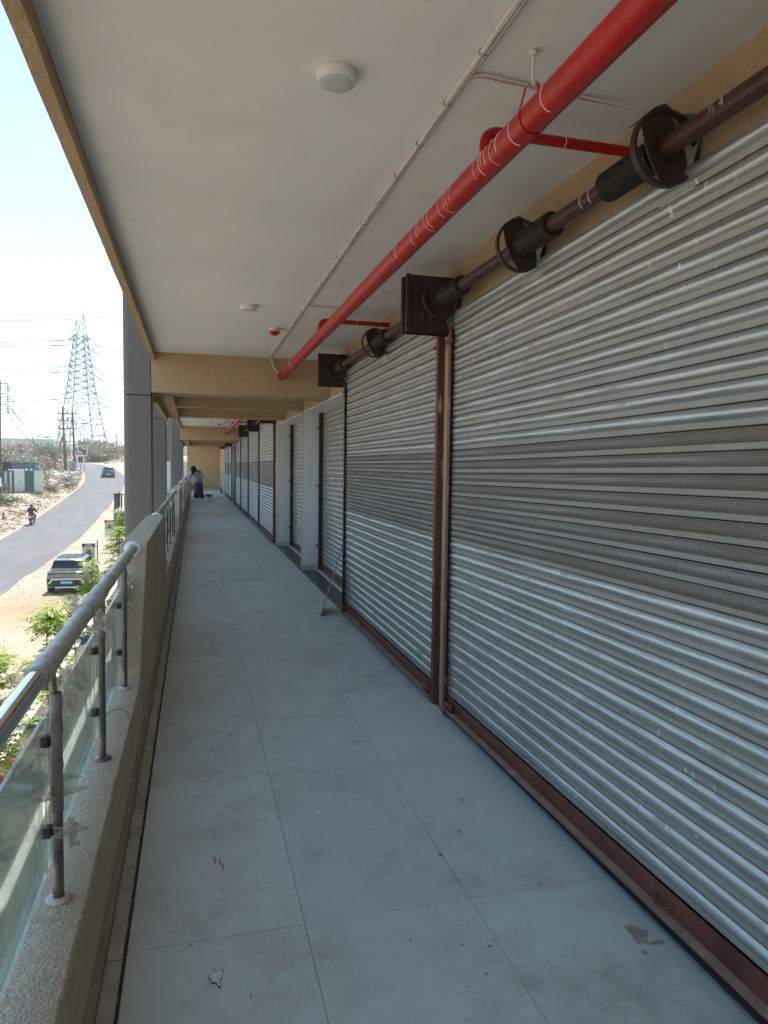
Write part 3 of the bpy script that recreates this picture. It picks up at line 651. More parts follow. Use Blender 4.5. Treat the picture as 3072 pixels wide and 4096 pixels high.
# ------------------------------------------------------------------ red fire pipe and its branches
def arc_pts(c, r, yy, a0, a1, n=10): return [(c[0]+r*math.cos(a), yy, c[1]+r*math.sin(a)) for a in np.linspace(a0, a1, n)]
def elbow(p, a, b, r, n=6):
    a, b = Vector(a).normalized(), Vector(b).normalized(); p = Vector(p)
    s, e = p-a*r, p+b*r; return [s*(1-t)**2+p*2*t*(1-t)+e*t*t for t in [i/n for i in range(n+1)]]
PX, PZ, PR = .977, 2.598, .0445
def fire_pipe(y0, y1, branches, hangers, label, marks, blind=1.):
    t = thing('fire_pipe', label, 'pipe', (PX, y1, PZ), 'red fire pipes under the ceiling')
    MB().tube([(PX, y0, PZ), (PX, y1, PZ)], PR, 24).build('main_pipe', 'pipe_red', t)
    for yb in branches:
        b = MB(); p0 = Vector((PX+.0, yb, PZ+.03))
        pts = [p0]+elbow((PX, yb, 2.724), (0, 0, 1), (1, 0, 0), .05)+[Vector((1.552, yb, 2.724))]
        b.tube(pts, .0185, 12); b.build('branch_pipe', 'pipe_red', t)
        MB().tube([(1.28, yb, 2.724), (1.2825, yb, 2.724)], .0192, 12).build('paint_ring', 'paint_white', t)
    for yh in hangers:
        h = MB(); h.tube([(PX, yh, 2.70), (PX, yh, 2.7995)], .0055, 8); h.lathe([(0, 0), (.013, 0), (.013, .014), (0, .014)], (PX, yh, 2.782), (0, 0, 1), 6, False)
        h.lathe([(0, 0), (.012, 0), (.012, .016), (0, .016)], (PX, yh, 2.692), (0, 0, 1), 6, False)
        h.build('hanger_rod', 'wire_white', t)
        rows = []
        for dy in (-.011, .011):
            ring = [(PX-.010, yh+dy, 2.706), (PX-.022, yh+dy, 2.69)]+[(PX+(PR+.003)*math.cos(a), yh+dy, PZ+(PR+.003)*math.sin(a)) for a in np.linspace(2.5, 2*PI+.64, 22)]+[(PX+.022, yh+dy, 2.69), (PX+.010, yh+dy, 2.706)]
            rows.append(ring)
        MB().grid(rows, True).build('hanger_band', 'pipe_red', t)
    rg = random.Random(5)
    for yy in marks:
        a0 = rg.uniform(2.2, 2.9); MB().tube([(PX+(PR+.0003)*math.cos(a), yy+.004*math.sin(a*2), PZ+(PR+.0003)*math.sin(a)) for a in np.linspace(a0, a0+rg.uniform(1.0, 2.1), 12)], rg.uniform(.0008, .0016), 5).build('paint_ring', 'paint_white', t)
    bl = MB(); bl.tube([(PX, y1-.45, PZ), (PX, y1-.445, PZ)], PR+.0012, 24); bl.tube([(PX, y0+4.4, PZ), (PX, y0+4.402, PZ)], PR+.0012, 24); bl.build('pipe_joint', 'pipe_red', t)
    return t
fire_pipe(-5.9, 8.3495, (2.36, 5.70), (-1.9, 2.0, 5.88), 'near red fire pipe hung from the ceiling beside the shutters', (1.86, 2.07, 2.17, 2.22, 2.26, 2.29, 2.31, 2.36, 2.60, 2.64, 2.67, 2.73, 2.86, 2.90, 2.92, 2.99, 3.02, 3.10, 3.35, 7.2, 7.26, 7.32, 7.38, 7.75))
fire_pipe(12.905, 23.918, (16.0, 19.6), (14.5, 19.8), 'far red fire pipe in the bay past the near beams', ())

# white cables clipped to the ceiling
CZ = 2.7905
def cable(pts, r, m, t, name='cable'): return MB().tube(pts, r, 6).build(name, m, t)
def cable_run(y0, y1, branches, label, x0=.835):
    t = thing('ceiling_cable', label, 'cable', (x0, y1, CZ), 'cable runs on the ceiling'); rg = random.Random(int(y1))
    for k, m in ((-1, 'wire_white'), (0, 'wire_pink'), (1, 'wire_white')):
        pts = []; y = y0; wob = 0
        while y < y1:
            wob = .6*wob+rg.uniform(-.0025, .0025); pts.append((x0+.007*k+wob, y, CZ-(.004 if k == 0 else 0))); y += .16
        pts += [(x0+.01+.007*k, y1-.06, CZ), (x0+.03+.007*k, y1-.015, CZ-.02), (x0+.05+.006*k, y1-.008, CZ-.09), (x0+.11+.006*k, y1-.006, CZ-.17)]
        cable(pts, .0062 if k else .005, m, t)
    y = y0+.1
    while y < y1: MB().box(x0-.015, x0+.015, y-.0015, y+.0015, CZ-.0075, CZ+.0085).build('cable_clip', 'clip_metal', t); y += .31
    for yb in branches:
        for k, m in ((0, 'wire_white'), (1, 'wire_pink')):
            pts = elbow((x0+.008, yb+.012*k, CZ), (0, -1, 0), (1, 0, 0), .05)+[(PX+.1, yb+.02+.012*k, CZ+.002), (1.25, yb+.03+.01*k, CZ), (1.46, yb+.01, CZ-.022), (1.552, yb-.01, CZ-.05)]
            cable(pts, .0042, m, t, 'branch_cable')
    return t
cable_run(-5.5, 8.34, (2.15, 5.50), 'white cable run clipped to the near ceiling, left of the red pipe')
cable_run(13.0, 23.9, (16.2, 19.8), 'white cable run clipped to the ceiling of the far bay')
# ceiling lamps and sounders
def lamp(x, y, label):
    t = thing('ceiling_lamp', label, 'ceiling lamp', (x, y, 2.762), 'round ceiling lamps')
    MB().lathe([(.0, 2.7997), (.061, 2.7997), (.062, 2.795), (.062, 2.768), (.060, 2.7645), (.0535, 2.7645)], (x, y, 0), n=36).build('housing', 'lamp_white', t)
    MB().lathe([(.0534, 2.7652), (.050, 2.7628), (.03, 2.7618), (0, 2.7615)], (x, y, 0), n=36).build('diffuser', 'lamp_diffuser', t)
lamp(.437, 2.28, 'round white surface lamp on the ceiling nearest the camera'); lamp(.41, 5.69, 'round white ceiling lamp in the near bay, second from the camera, left of the sounder')
lamp(.42, 16.5, 'round white ceiling lamp in the far bay, nearer one'); lamp(.42, 20.4, 'round white ceiling lamp in the far bay, farther one')
def sounder(x, y, label):
    t = thing('alarm_sounder', label, 'alarm', (x, y, 2.74), 'ceiling alarm sounders')
    MB().lathe([(0, 2.7996), (.046, 2.7996), (.046, 2.776), (.040, 2.774)], (x, y, 0), n=20).build('base', 'lamp_white', t)
    h = MB().lathe([(.038, 2.7755), (.050, 2.768), (.050, 2.756), (.030, 2.738), (.022, 2.732), (0, 2.732)], (x, y, 0), n=8, smooth=False).build('body', 'pipe_red', t)
    MB().lathe([(.0505, 2.769), (.0515, 2.768), (.0515, 2.7645), (.0505, 2.764)], (x, y, 0), n=8, smooth=False).build('trim', 'lamp_white', t)
    MB().tube([(x+.04, y, 2.787), (x+.09, y+.01, 2.790), (.828, y+.05, CZ)], .006, 6).build('lead', 'wire_white', t)
sounder(.70, 6.52, 'red and white alarm sounder on the near ceiling beside the cables'); sounder(.70, 21.6, 'red and white alarm sounder on the ceiling of the far bay')

# ------------------------------------------------------------------ outer columns
def column(y, label, x1=-.474, w=.29, d=.44):
    t = thing('column', label, 'column', (x1-w/2, y+d/2, -4.35), 'grey clad columns')
    x0 = x1-w
    def panel(z0, z1):
        ch = .075; P = [(x1, y), (x0+ch, y)]
        for i in range(1, 5): a = i/5*PI/2; P.append((x0+ch-ch*math.sin(a), y+ch*.45-ch*.45*math.cos(a)))
        P += [(x0, y+ch*.45), (x0, y+d), (x1, y+d)]
        b = MB(); b.prism([(q[0], q[1], z0) for q in P], (0, 0, z1-z0)); return b.build('panel', 'column_grey', t, bevel=.002)
    for z0, z1 in ((-4.35, -1.35), (-1.34, 2.322), (2.332, 6.5)): panel(z0, z1)
    MB().box(x0+.02, x1-.004, y+.02, y+d-.004, -4.3, 6.4).build('core', 'joint_dark', t)
column(8.40, 'large grey column nearest the camera, beside the stucco pier'); column(12.58, 'second grey column, partly hidden behind the nearest one')
column(24.0, 'third grey column along the gallery edge'); column(31.8, 'farthest grey column along the gallery edge')
# ------------------------------------------------------------------ parapet and railings
PXI, PXO, PT = -.2895, -.452, .372
par = MB().box(PXO, PXI, YB, YE, 0.0005, PT).build('parapet_wall', 'beige_stucco', bevel=.006); tag(par, 'low beige stucco parapet with raised blocks along the open side', 'parapet')
PIERS = [(3.97, 4.66, 7.22, 7.94), (13.69, 14.75, 17.0, 17.75), (20.7, 21.5, 23.2, 23.9), (27.2, 27.9, 30.4, 31.1), (34.2, 34.9, 37.4, 38.1)]
for a, b, c, d in PIERS:
    MB().prism([(PXI-.001, a, PT-.01), (PXI-.001, b, 1.062), (PXI-.001, c, 1.062), (PXI-.001, d, PT-.01)], (PXO-PXI+.002, 0, 0)).build('raised_block', 'beige_stucco', par, bevel=.007)
wr = MB()   # ragged brown line along the foot of the parapet
rg = random.Random(4); rows = []; y = .3
while y < 20: rows.append([(PXI+.0008, y, .078), (PXI+.0008, y, .086+.010*rg.random()**2)]); y += .05
wr.grid(rows, False).build('skirting_line', 'stain_brown', par)
RX, RZ, RR = -.372, 1.036, .0252
def pier_z(y):
    for a, b, c, d in PIERS:
        if a <= y <= b: return PT+(1.062-PT)*(y-a)/(b-a)
        if b < y < c: return 1.062
        if c <= y <= d: return 1.062-(1.062-PT)*(y-c)/(d-c)
    return PT
def crumpled(c, size, seed, m, parent, name='torn_film', normal=(1, 0, .3)):
    rg = random.Random(seed); nrm = Vector(normal).normalized(); a = nrm.cross(Vector((0, .3, 1))).normalized(); b = nrm.cross(a)
    rows = []; n = 12; S = max(size)
    for i in range(n):
        r = []
        for k in range(n):
            u, v = (i/(n-1)-.5), (k/(n-1)-.5); w = Vector((u*3.2+seed*1.7, v*3.2, seed*.7))
            ex = 1+.5*noise.noise(w*.9+Vector((5, 5, 5))); h = .30*noise.noise(w)+.12*noise.noise(w*2.7)
            r.append(Vector(c)+(a*(u*ex+.12*noise.noise(w*1.4+Vector((9, 0, 0))))*size[0]+b*(v*ex+.12*noise.noise(w*1.6))*size[1]+nrm*h*S))
        rows.append(r)
    return MB().grid(rows, True).build(name, m, parent)
def wrap(parent, y0, y1, seed, rad=RR+.006, m='film_loose'):
    rg = random.Random(seed); n = max(4, int((y1-y0)/.012)); rows = []
    for i in range(n+1):
        y = y0+(y1-y0)*i/n; r = []
        for k in range(17):
            a = 2*PI*(k % 16)/16; q = rad+.007*noise.noise(Vector((math.cos(a)*2, math.sin(a)*2+y*6, y*38+seed)))+.003*noise.noise(Vector((a, y*90, seed)))
            r.append((RX+q*math.cos(a), y+.01*noise.noise(Vector((math.cos(a)*2, math.sin(a)*2, seed))), RZ+q*math.sin(a)))
        rows.append(r)
    return MB().grid(rows, True).build('film_wrap', m, parent)
def railing(y0, y1, posts, label, chrome=None, det=1, gl=True):
    t = thing('railing', label, 'railing', (RX, (y0+y1)/2, PT), 'glass and steel railings between the stucco blocks')
    if chrome:
        MB().tube([(RX, chrome[0], RZ), (RX, chrome[1], RZ)], RR, 20).build('rail', 'chrome', t)
        segs = [(y0, chrome[0]), (chrome[1], y1)]
    else: segs = [(y0, y1)]
    for a, b in segs:
        n = max(6, int((b-a)/.04)); MB().tube([(RX+.0012*math.sin(i*1.7), a+(b-a)*i/n, RZ+.0012*math.sin(i*2.3+1)) for i in range(n+1)], [RR+.003+.0015*noise.noise(Vector((i*.9, a, 0))) for i in range(n+1)], 20).build('wrapped_rail', 'film_grey', t)
    for yy, s in ((y0, 1), (y1, -1)):
        if yy > 0:
            sl_ = Vector((0, -.70*s, .72)).normalized() if True else 0
            c = Vector((RX, yy+s*.012, RZ)); MB().lathe([(RR+.004, 0), (.050, 0), (.050, .010), (.046, .014), (RR+.004, .014)], c-Vector((0, s*.004, 0)), (0, -s*.0+(-1 if s < 0 else 1), 0), 28).build('flange', 'flange_white', t)
    for i, yp in enumerate(posts):
        zb = pier_z(yp)
        b = MB(); b.tube([(-.362, yp, zb), (-.362, yp, .875), (-.363, yp, .895)], [.0142, .0142, .011], 14); b.tube([(-.363, yp, .89), (RX, yp, RZ-.01)], .0105, 10)
        p = b.build('post', 'steel_worn', t)
        MB().lathe([(.015, .0), (.033, .0), (.033, .004), (.028, .009), (.015, .011)], (-.362, yp, zb+.0005), (0, 0, 1), 22).build('base_flange', 'flange_dirty' if i % 2 else 'steel_worn', p)
        for z in (.55, .80): MB().box(-.399, -.378, yp-.012, yp+.012, z, z+.030).build('glass_clamp', 'car_black_trim', p)
    if gl:
        P = sorted(posts)
        ends = [max(y0+.03, P[0]-.95)]+P+[P[-1]+.25 if P[-1]+.5 > y1 else y1-.05]
        for a, b in zip(ends[:-1], ends[1:]):
            if b-a > .15: MB().box(-.395, -.385, a+.012, b-.012, .455 if b < 3.95 else .46, .885).build('glass_pane', 'pane', t, bevel=.0008)
    return t
R1 = railing(-3.0, 4.585, [-.85, .10, 1.06, 2.016, 2.968, 3.90], 'near glass railing with film wrapped handrail beside the camera', chrome=(1.30, 1.83))
railing(7.30, 14.03, [8.9, 9.92, 10.95, 12.05, 13.1], 'second glass railing, behind the first raised stucco block')
railing(17.08, 21.42, [18.3, 19.3, 20.3], 'third glass railing along the parapet'); railing(23.28, 27.8, [24.6, 25.6, 26.6], 'fourth glass railing along the parapet'); railing(30.5, 34.8, [31.6, 32.6, 33.6], 'fifth glass railing, beside the bending person')
for i, (a, b) in enumerate(((1.83, 1.98), (2.60, 3.10), (4.05, 4.12), (1.22, 1.30), (3.3, 3.36))): wrap(R1, a, b, i)
for i, (c, s) in enumerate((((-.335, 2.02, .975), (.07, .06)), ((-.32, 1.99, .93), (.05, .06)), ((-.345, 2.72, .975), (.05, .07)), ((-.41, 2.66, 1.055), (.06, .07)), ((-.335, 2.86, .945), (.11, .06)), ((-.35, 2.80, .97), (.06, .06)),
                            ((-.335, 3.95, .93), (.08, .06)), ((-.335, 3.96, .80), (.07, .05)), ((-.42, 1.88, .99), (.06, .09)), ((-.338, 2.03, .56), (.15, .035)), ((-.33, 2.05, .52), (.05, .04)), ((-.415, 1.95, .70), (.30, .07)))):
    crumpled(c, s, i+3, 'film_loose', R1, normal=(1, -.2-.1*(i % 3), .2))
for yp in (2.016, 2.968, 3.90):      # film left around the posts
    rows = []
    for i in range(14):
        z = .62+.025*i if yp < 2.5 else .86+.012*i
        rows.append([(-.362+(.0165+.005*noise.noise(Vector((math.cos(k*PI/6)*2, z*30, yp))))*math.cos(k*PI/6), yp+(.0165+.005*noise.noise(Vector((math.sin(k*PI/6)*2, z*34, yp+4))))*math.sin(k*PI/6), z) for k in range(13)])
    MB().grid(rows).build('post_film', 'film_post', R1)
# second slim post set into the sloping end of the first stucco block
b = MB(); b.tube([(-.398, 4.36, pier_z(4.36)-.01), (-.398, 4.36, 1.02)], .010, 10); b.build('post', 'steel_worn', R1)
# cut cable tie on the glass, thin wire lying on the parapet
q0 = Vector((-.372, 2.50, .895)); MB().grid([[q0+Vector((.001*k, .012*k, -.035*k*k*.22)), q0+Vector((.008+.001*k, .012*k+.006, -.035*k*k*.22+.01))] for k in range(7)], True).build('cable_tie', 'film_loose', R1)
o = MB().tube([(-.44+.157*u, 3.34+.13*math.sin(u*PI*.85), PT+.004+.03*math.sin(u*PI*.9)-.045*max(0, u-.8)*5*u) for u in [i/16 for i in range(17)]], .0018, 6).build('loose_wire', 'wire_dark', origin=(-.34, 3.45, PT)); tag(o, 'thin loose wire lying across the near low parapet top', 'wire')

# ------------------------------------------------------------------ planter below, saplings
pl = thing('planter', 'long planter bed with pale kerb walls on the ground below the gallery', 'planter', (-2.9, 15, -4.35))
MB().box(-2.42, -2.27, 3, 40, -4.40, -3.90).build('inner_kerb', 'plaster_pale', pl, bevel=.01)
MB().box(-3.62, -3.47, 3, 40, -4.40, -4.02).build('outer_kerb', 'plaster_pale', pl, bevel=.01)
MB().box(-3.469, -2.421, 3.01, 39.99, -4.40, -4.08).build('soil', 'soil', pl)
pav = MB().box(-2.269, -.3, 3, 46, -4.42, -4.33).build('lower_pavement', 'concrete'); tag(pav, kind='structure')
bw = MB().box(-.30, -.05, YB, YE, -4.4, -.41).build('lower_facade', 'plaster_pale'); tag(bw, 'pale ground floor facade under the gallery', 'wall')
def leaflet(b, c, d, w, L, nrm):
    s = d.cross(nrm).normalized()*w
    b.add([c, c+d*L*.5+s, c+d*L, c+d*L*.5-s], [(0, 1, 2, 3)])
def sapling(x, y, zb, h, crown_z0, spread, nleaf, label, seed, m='leaf_fresh', L=.26, lf=.075, stem=.022, group='saplings in the planter'):
    rg = random.Random(seed); t = thing('sapling', label, 'tree', (x, y, zb), group)
    tr = MB(); lean = Vector((rg.uniform(-.06, .06), rg.uniform(-.06, .06), 1)); top = Vector((x, y, zb))+lean*h
    P = [Vector((x, y, zb-.05))+lean*h*i/6+Vector((rg.uniform(-.02, .02), rg.uniform(-.02, .02), 0))*(i > 0) for i in range(7)]
    tr.tube(P, [stem*(1-.11*i) for i in range(7)], 8)
    cr = MB(); nb = max(5, nleaf//9)
    tips = []
    for i in range(nb):
        f = rg.uniform(crown_z0, 1.0); base = Vector((x, y, zb))+lean*h*f; a = rg.uniform(0, 2*PI); q = spread*(1.05-.75*abs(f-crown_z0-(1-crown_z0)*.35)/(1-crown_z0))*rg.uniform(.55, 1.1)
        tip = base+Vector((math.cos(a)*q, math.sin(a)*q, q*rg.uniform(.15, .7))); mid = base.lerp(tip, .5)+Vector((0, 0, .05))
        tr.tube([base, mid, tip], [stem*.4, stem*.28, stem*.12], 5); tips += [(mid, tip), (tip, tip+(tip-mid)), (base.lerp(tip, .75), tip)]
    tips.append((top, top+Vector((0, 0, .2))))
    for i in range(nleaf):
        o, e = tips[i % len(tips)]; o = o+Vector((rg.uniform(-.10, .10), rg.uniform(-.10, .10), rg.uniform(-.06, .10)))
        a = rg.uniform(0, 2*PI); d = (Vector((math.cos(a), math.sin(a), rg.uniform(-.15, .55)))+(e-o).normalized()*.4).normalized(); ll = L*rg.uniform(.6, 1.15); k = rg.randint(5, 7)
        nrm = (Vector((0, 0, 1))+Vector((rg.uniform(-.5, .5), rg.uniform(-.5, .5), 0))).normalized(); side = d.cross(nrm).normalized()
        cur = o.copy(); dd = d.copy()
        for j in range(k):
            cur = cur+dd*(ll/k); dd = (dd+Vector((0, 0, -.10))).normalized()
            for s in (-1, 1):
                ld = (side*s*.85+dd*.55+Vector((0, 0, rg.uniform(-.3, .1)))).normalized(); leaflet(cr, cur, ld, lf*.25*rg.uniform(.6, 1.2), lf*rg.uniform(.55, 1.15), nrm)
        leaflet(cr, cur, dd, lf*.27, lf, nrm)
    tr.build('trunk', 'bark', t); cr.build('crown', m, t); return t
sapling(-2.62, 14.0, -4.08, 2.86, .42, .30, 300, 'slender sapling with open bright crown below the handrail', 11)
sapling(-2.95, 11.6, -4.08, 2.68, .36, .55, 560, 'bushiest sapling at the left edge, behind the handrail', 12)
sapling(-2.75, 9.3, -4.08, 2.45, .35, .34, 260, 'low sapling seen under the chrome handrail', 13, 'leaf_green')
sapling(-3.16, 24.5, -4.08, 2.38, .30, .27, 300, 'yellow green sapling in front of the parked car', 14, lf=.085, L=.36)
sapling(-3.15, 31.0, -4.08, 2.95, .30, .34, 380, 'sapling between the signboard and the stucco block', 15, lf=.095, L=.40)
sapling(-2.98, 19.5, -4.08, 2.2, .35, .28, 180, 'small sapling hidden behind the film wrapped handrail', 16, 'leaf_green', lf=.075)
sapling(-3.5, 37.0, -4.08, 3.25, .45, .34, 200, 'thin sapling beside the farther signboard', 17, lf=.10, L=.42)
sapling(-2.9, 17.0, -4.08, 2.6, .4, .28, 200, 'sapling below the wrapped joint of the handrail', 18, lf=.07)
rg = random.Random(8)
for i in range(22):
    x, y = rg.uniform(-3.35, -2.55), 6.5+i*.62+rg.uniform(-.2, .2); b = MB(); red = i % 3 != 2
    for k in range(46):
        a = rg.uniform(0, 2*PI); d = Vector((math.cos(a)*.7, math.sin(a)*.7, rg.uniform(.4, 1.2))).normalized(); c = Vector((x, y, -4.08))+Vector((math.cos(a)*.04, math.sin(a)*.04, rg.uniform(0, .28)))
        leaflet(b, c, d, .022, rg.uniform(.12, .22), Vector((-d.x, -d.y, 1)).normalized())
    o = b.build('bedding_plant', 'leaf_red' if red else 'leaf_green', origin=(x, y, -4.08)); tag(o, ('red leaved' if red else 'green leaved')+' bedding plant in the planter seen through the glass', 'plant', ('red' if red else 'green')+' bedding plants in the planter')

# ------------------------------------------------------------------ signboards
def signboard(cx, y, ztop, w, h, label):
    t = thing('signboard', label, 'sign', (cx, y, -4.35), 'tall signboards on posts'); x0, x1 = cx-w/2, cx+w/2
    MB().box(x0, x1, y-.008, y+.008, ztop-h, ztop).build('board', 'sign_white', t)
    MB().box(x0, x1, y-.0105, y-.0085, ztop-.155*h, ztop).build('heading_band', 'sign_navy', t)
    MB().box(x0+.02, x1-.02, y-.0105, y-.0085, ztop-.50*h, ztop-.175*h).build('picture', 'sign_sky', t)
    b = MB()     # the drawn building: stacked floors rising to a corner
    for i in range(5):
        zz = ztop-.49*h+i*.045*h; k = 1-.16*i
        b.prism([(cx-.44*w*k, y-.0125, zz), (cx+.02*w, y-.0125, zz-.012*h*(i > 0)), (cx+.45*w*k, y-.0125, zz), (cx+.45*w*k, y-.0125, zz+.022*h), (cx+.02*w, y-.0125, zz+.034*h+.008*i), (cx-.44*w*k, y-.0125, zz+.022*h)], (0, .0015, 0))
    b.build('picture_building', 'sign_green', t)
    for body, s, zz, m in (('CHAKAN', .075, ztop-.070*h, 'sign_white'), ('HIGHSTREET', .075, ztop-.140*h, 'sign_white'), ('SHOPS & OFFICES', .062, ztop-.585*h, 'sign_navy'), ('AVAILABLE', .062, ztop-.665*h, 'sign_navy')):
        me = text_mesh(body, s*w/.62, m, 'lettering', .003); place(me, 'lettering', (cx, y-.0125, zz), t, (PI/2, 0, 0))
    px = x1+.10
    MB().box(px-.025, px+.025, y-.025, y+.025, -4.4, ztop+.16).build('post', 'pole_rust', t)
    MB().box(x1, px-.0255, y-.01, y+.01, ztop-.16, ztop-.13).box(x1, px-.0255, y-.01, y+.01, ztop-h+.2, ztop-h+.23).build('arm', 'pole_rust', t)
a = pix(*C3(905, 205), y=37); b = pix(*C3(1052, 205), y=37)
signboard((a.x+b.x)/2, 37, a.z, b.x-a.x, 1.15, 'signboard with a navy heading behind the parked car, nearer of the two')
a = pix(*C2(1238, 980), y=50); b = pix(*C2(1362, 980), y=50)
signboard((a.x+b.x)/2, 50, a.z, b.x-a.x, 1.15, 'farther signboard with a navy heading, under the projecting balcony')
c = pix(*C3(1095, 575), y=30.5)
t = thing('warning_sign', 'small tilted red and white sign behind the sapling', 'sign', (c.x, 30.5, -4.35))
M = Matrix.Rotation(math.radians(-32), 3, 'Y')
MB().obox(c, (.34, .012, .30), M).build('board', 'sign_white', t); MB().obox(c+M @ Vector((-.0, -.008, .06)), (.335, .003, .165), M).build('red_field', 'sign_red', t)
MB().obox(c+M @ Vector((-.02, -.0085, -.09)), (.16, .003, .05), M).build('red_mark', 'sign_red', t); MB().box(c.x-.02, c.x+.02, 30.51, 30.55, -4.4, c.z).build('post', 'pole_grey', t)

# ------------------------------------------------------------------ cars
def car(x, y, z, yaw, body, upper, roof, label, lettering=False, pitch=0.):
    """compact SUV seen from behind; local: +Y forward, origin at rear axle centre line on the ground, rear bumper at y=0"""
    t = thing('parked_car' if lettering else 'moving_car', label, 'car', (0, 0, 0))
    # side profile rings along length: (y, half width low, half width top, z_low, z_belt)
    b = MB(); st = [(0.02, .80, .78, .34, .98), (.10, .86, .82, .27, 1.02), (.5, .885, .85, .24, 1.04), (1.4, .89, .86, .22, 1.03), (2.6, .89, .85, .22, .99), (3.2, .885, .82, .23, .95), (3.65, .84, .74, .28, .84), (3.83, .74, .62, .36, .70)]
    rows = []
    for yy, wl, wt, zl, zb in st:
        rows.append([(-wl*.93, yy, zl), (-wl, yy, zl+.16), (-wl, yy, zl+(zb-zl)*.62), (-wt, yy, zb), (-wt*.4, yy, zb+.02), (wt*.4, yy, zb+.02), (wt, yy, zb), (wl, yy, zl+(zb-zl)*.62), (wl, yy, zl+.16), (wl*.93, yy, zl)])
    b.grid(rows, True); b.add(rows[0], [tuple(range(10))]); b.add(rows[-1], [tuple(range(9, -1, -1))]); b.add([r[0] for r in rows]+[r[-1] for r in rows][::-1], [tuple(range(16))])
    b.build('body', body, t)
    c = MB(); cs = [(.14, .78, .70, .99, 1.10), (.34, .80, .66, .99, 1.36), (.55, .80, .63, .99, 1.53), (1.0, .80, .62, .99, 1.59), (1.9, .80, .61, .99, 1.59), (2.35, .79, .58, .98, 1.50), (2.95, .76, .60, .96, 1.06)]
    rows = [[(-wl, yy, zl), (-wt, yy, zt-.05), (-wt+.07, yy, zt), (wt-.07, yy, zt), (wt, yy, zt-.05), (wl, yy, zl)] for yy, wl, wt, zl, zt in cs]
    c.grid(rows, True); c.add(rows[0], [tuple(range(6))]); c.build('cabin', upper, t)
    r = MB(); r.grid([[(-wt+.06, yy, zt+.006), (-.3, yy, zt+.018), (.3, yy, zt+.018), (wt-.06, yy, zt+.006)] for yy, wl, wt, zl, zt in cs[2:6]], True); r.build('roof_panel', roof, t)
    MB().add([(-.60, .415, 1.49), (.60, .415, 1.49), (.68, .165, 1.13), (.50, .125, 1.075), (-.50, .125, 1.075), (-.68, .165, 1.13)], [(0, 5, 4, 3, 2, 1)]).build('rear_window', 'car_glass', t)
    MB().box(-.57, .57, .30, .50, 1.535, 1.56).build('spoiler', upper, t, bevel=.01)
    for s in (-1, 1):
        MB().add([(s*.795, .75, 1.03), (s*.795, 2.6, 1.01), (s*.66, 2.2, 1.48), (s*.665, .80, 1.49)], [(0, 1, 2, 3)]).build('side_window', 'car_glass', t)
        MB().box(min(s*.90, s*1.04), max(s*.90, s*1.04), 2.45, 2.56, .98, 1.12).build('mirror', upper, t, bevel=.02)
        MB().box(min(s*.50, s*.80), max(s*.50, s*.80), .00, .06, .90, .955).build('tail_lamp', 'car_black_trim', t, bevel=.008)
        MB().box(min(s*.70, s*.835), max(s*.70, s*.835), -.005, .09, .52, .70).build('rear_lamp', 'car_light', t, bevel=.015)
        for yy in (.62, 3.12):
            w = MB(); w.lathe([(.20, -.10), (.30, -.11), (.33, -.07), (.33, .07), (.30, .11), (.20, .10)], (s*.78, yy, .33), (1, 0, 0), 22); o = w.build('wheel', 'tyre', t)
            MB().lathe([(0, .095), (.06, .10), (.19, .085), (.20, .10)], (s*.78, yy, .33), (s, 0, 0), 16).build('rim', 'rim', o)
    MB().box(-.79, .79, -.02, .03, .925, .95).build('lamp_bar', 'car_black_trim', t)
    MB().box(-.80, .80, -.045, .08, .36, .66).build('bumper', 'car_black_trim', t, bevel=.04)
    b = MB()      # light frame of the bumper: a bar with two legs
    b.box(-.62, .62, -.062, -.02, .655, .715)
    for s in (-1, 1): b.prism([(s*.62, -.055, .715), (s*.78, -.045, .50), (s*.70, -.045, .48), (s*.58, -.055, .655)], (0, .03, 0))
    b.box(-.48, .48, -.058, -.02, .29, .345); b.build('bumper_trim', 'car_white' if lettering else 'rim', t)
    MB().box(-.25, .25, -.066, -.047, .48, .60).build('number_plate', 'number_plate_cyan' if lettering else 'number_plate_white', t)
    if lettering:
        b = MB()
        for i in range(9):
            if i != 4: b.box(-.20+i*.045, -.20+i*.045+.026, -.0685, -.0665, .515, .565)
        b.build('plate_marks', 'sign_white', t)
        me = text_mesh('PUNCH.EV', .075, 'rim', 'lettering', .002); place(me, 'lettering', (0, .004, .78), t, (PI/2, 0, 0))
        b = MB().lathe([(.048, -.006), (.062, -.006), (.062, .006), (.048, .006), (.048, -.006)], (0, .0, .985), (0, 1, 0), 20); b.box(-.038, .038, -.006, .004, 1.005, 1.017).box(-.007, .007, -.006, .004, .945, 1.006); b.build('emblem', 'chrome', t)
        MB().tube([(0, .55, 1.545), (0, .40, 1.62)], .012, 6).build('aerial', 'car_black_trim', t)
        MB().box(-.30, .28, .30, .42, 1.10, 1.16).build('parcel_papers', 'sign_white', t)
    t.location = (x, y, z); t.rotation_euler = (pitch, 0, yaw); return t
p1 = hit(*C3(505, 770))
car(p1.x+.90, p1.y-.1, -4.35, math.radians(-1.5), 'car_grey', 'car_silver', 'car_roof', 'silver grey car with dark roof parked beside the road', True)
p2 = hit(*C1(1030, 1690)); y2 = p2.y
car(p2.x, y2, gz(p2.x, y2)+.05, math.radians(8), 'car_dark_blue', 'car_grey', 'car_grey', 'dark car driving away near the bend of the road', pitch=math.atan(.07))

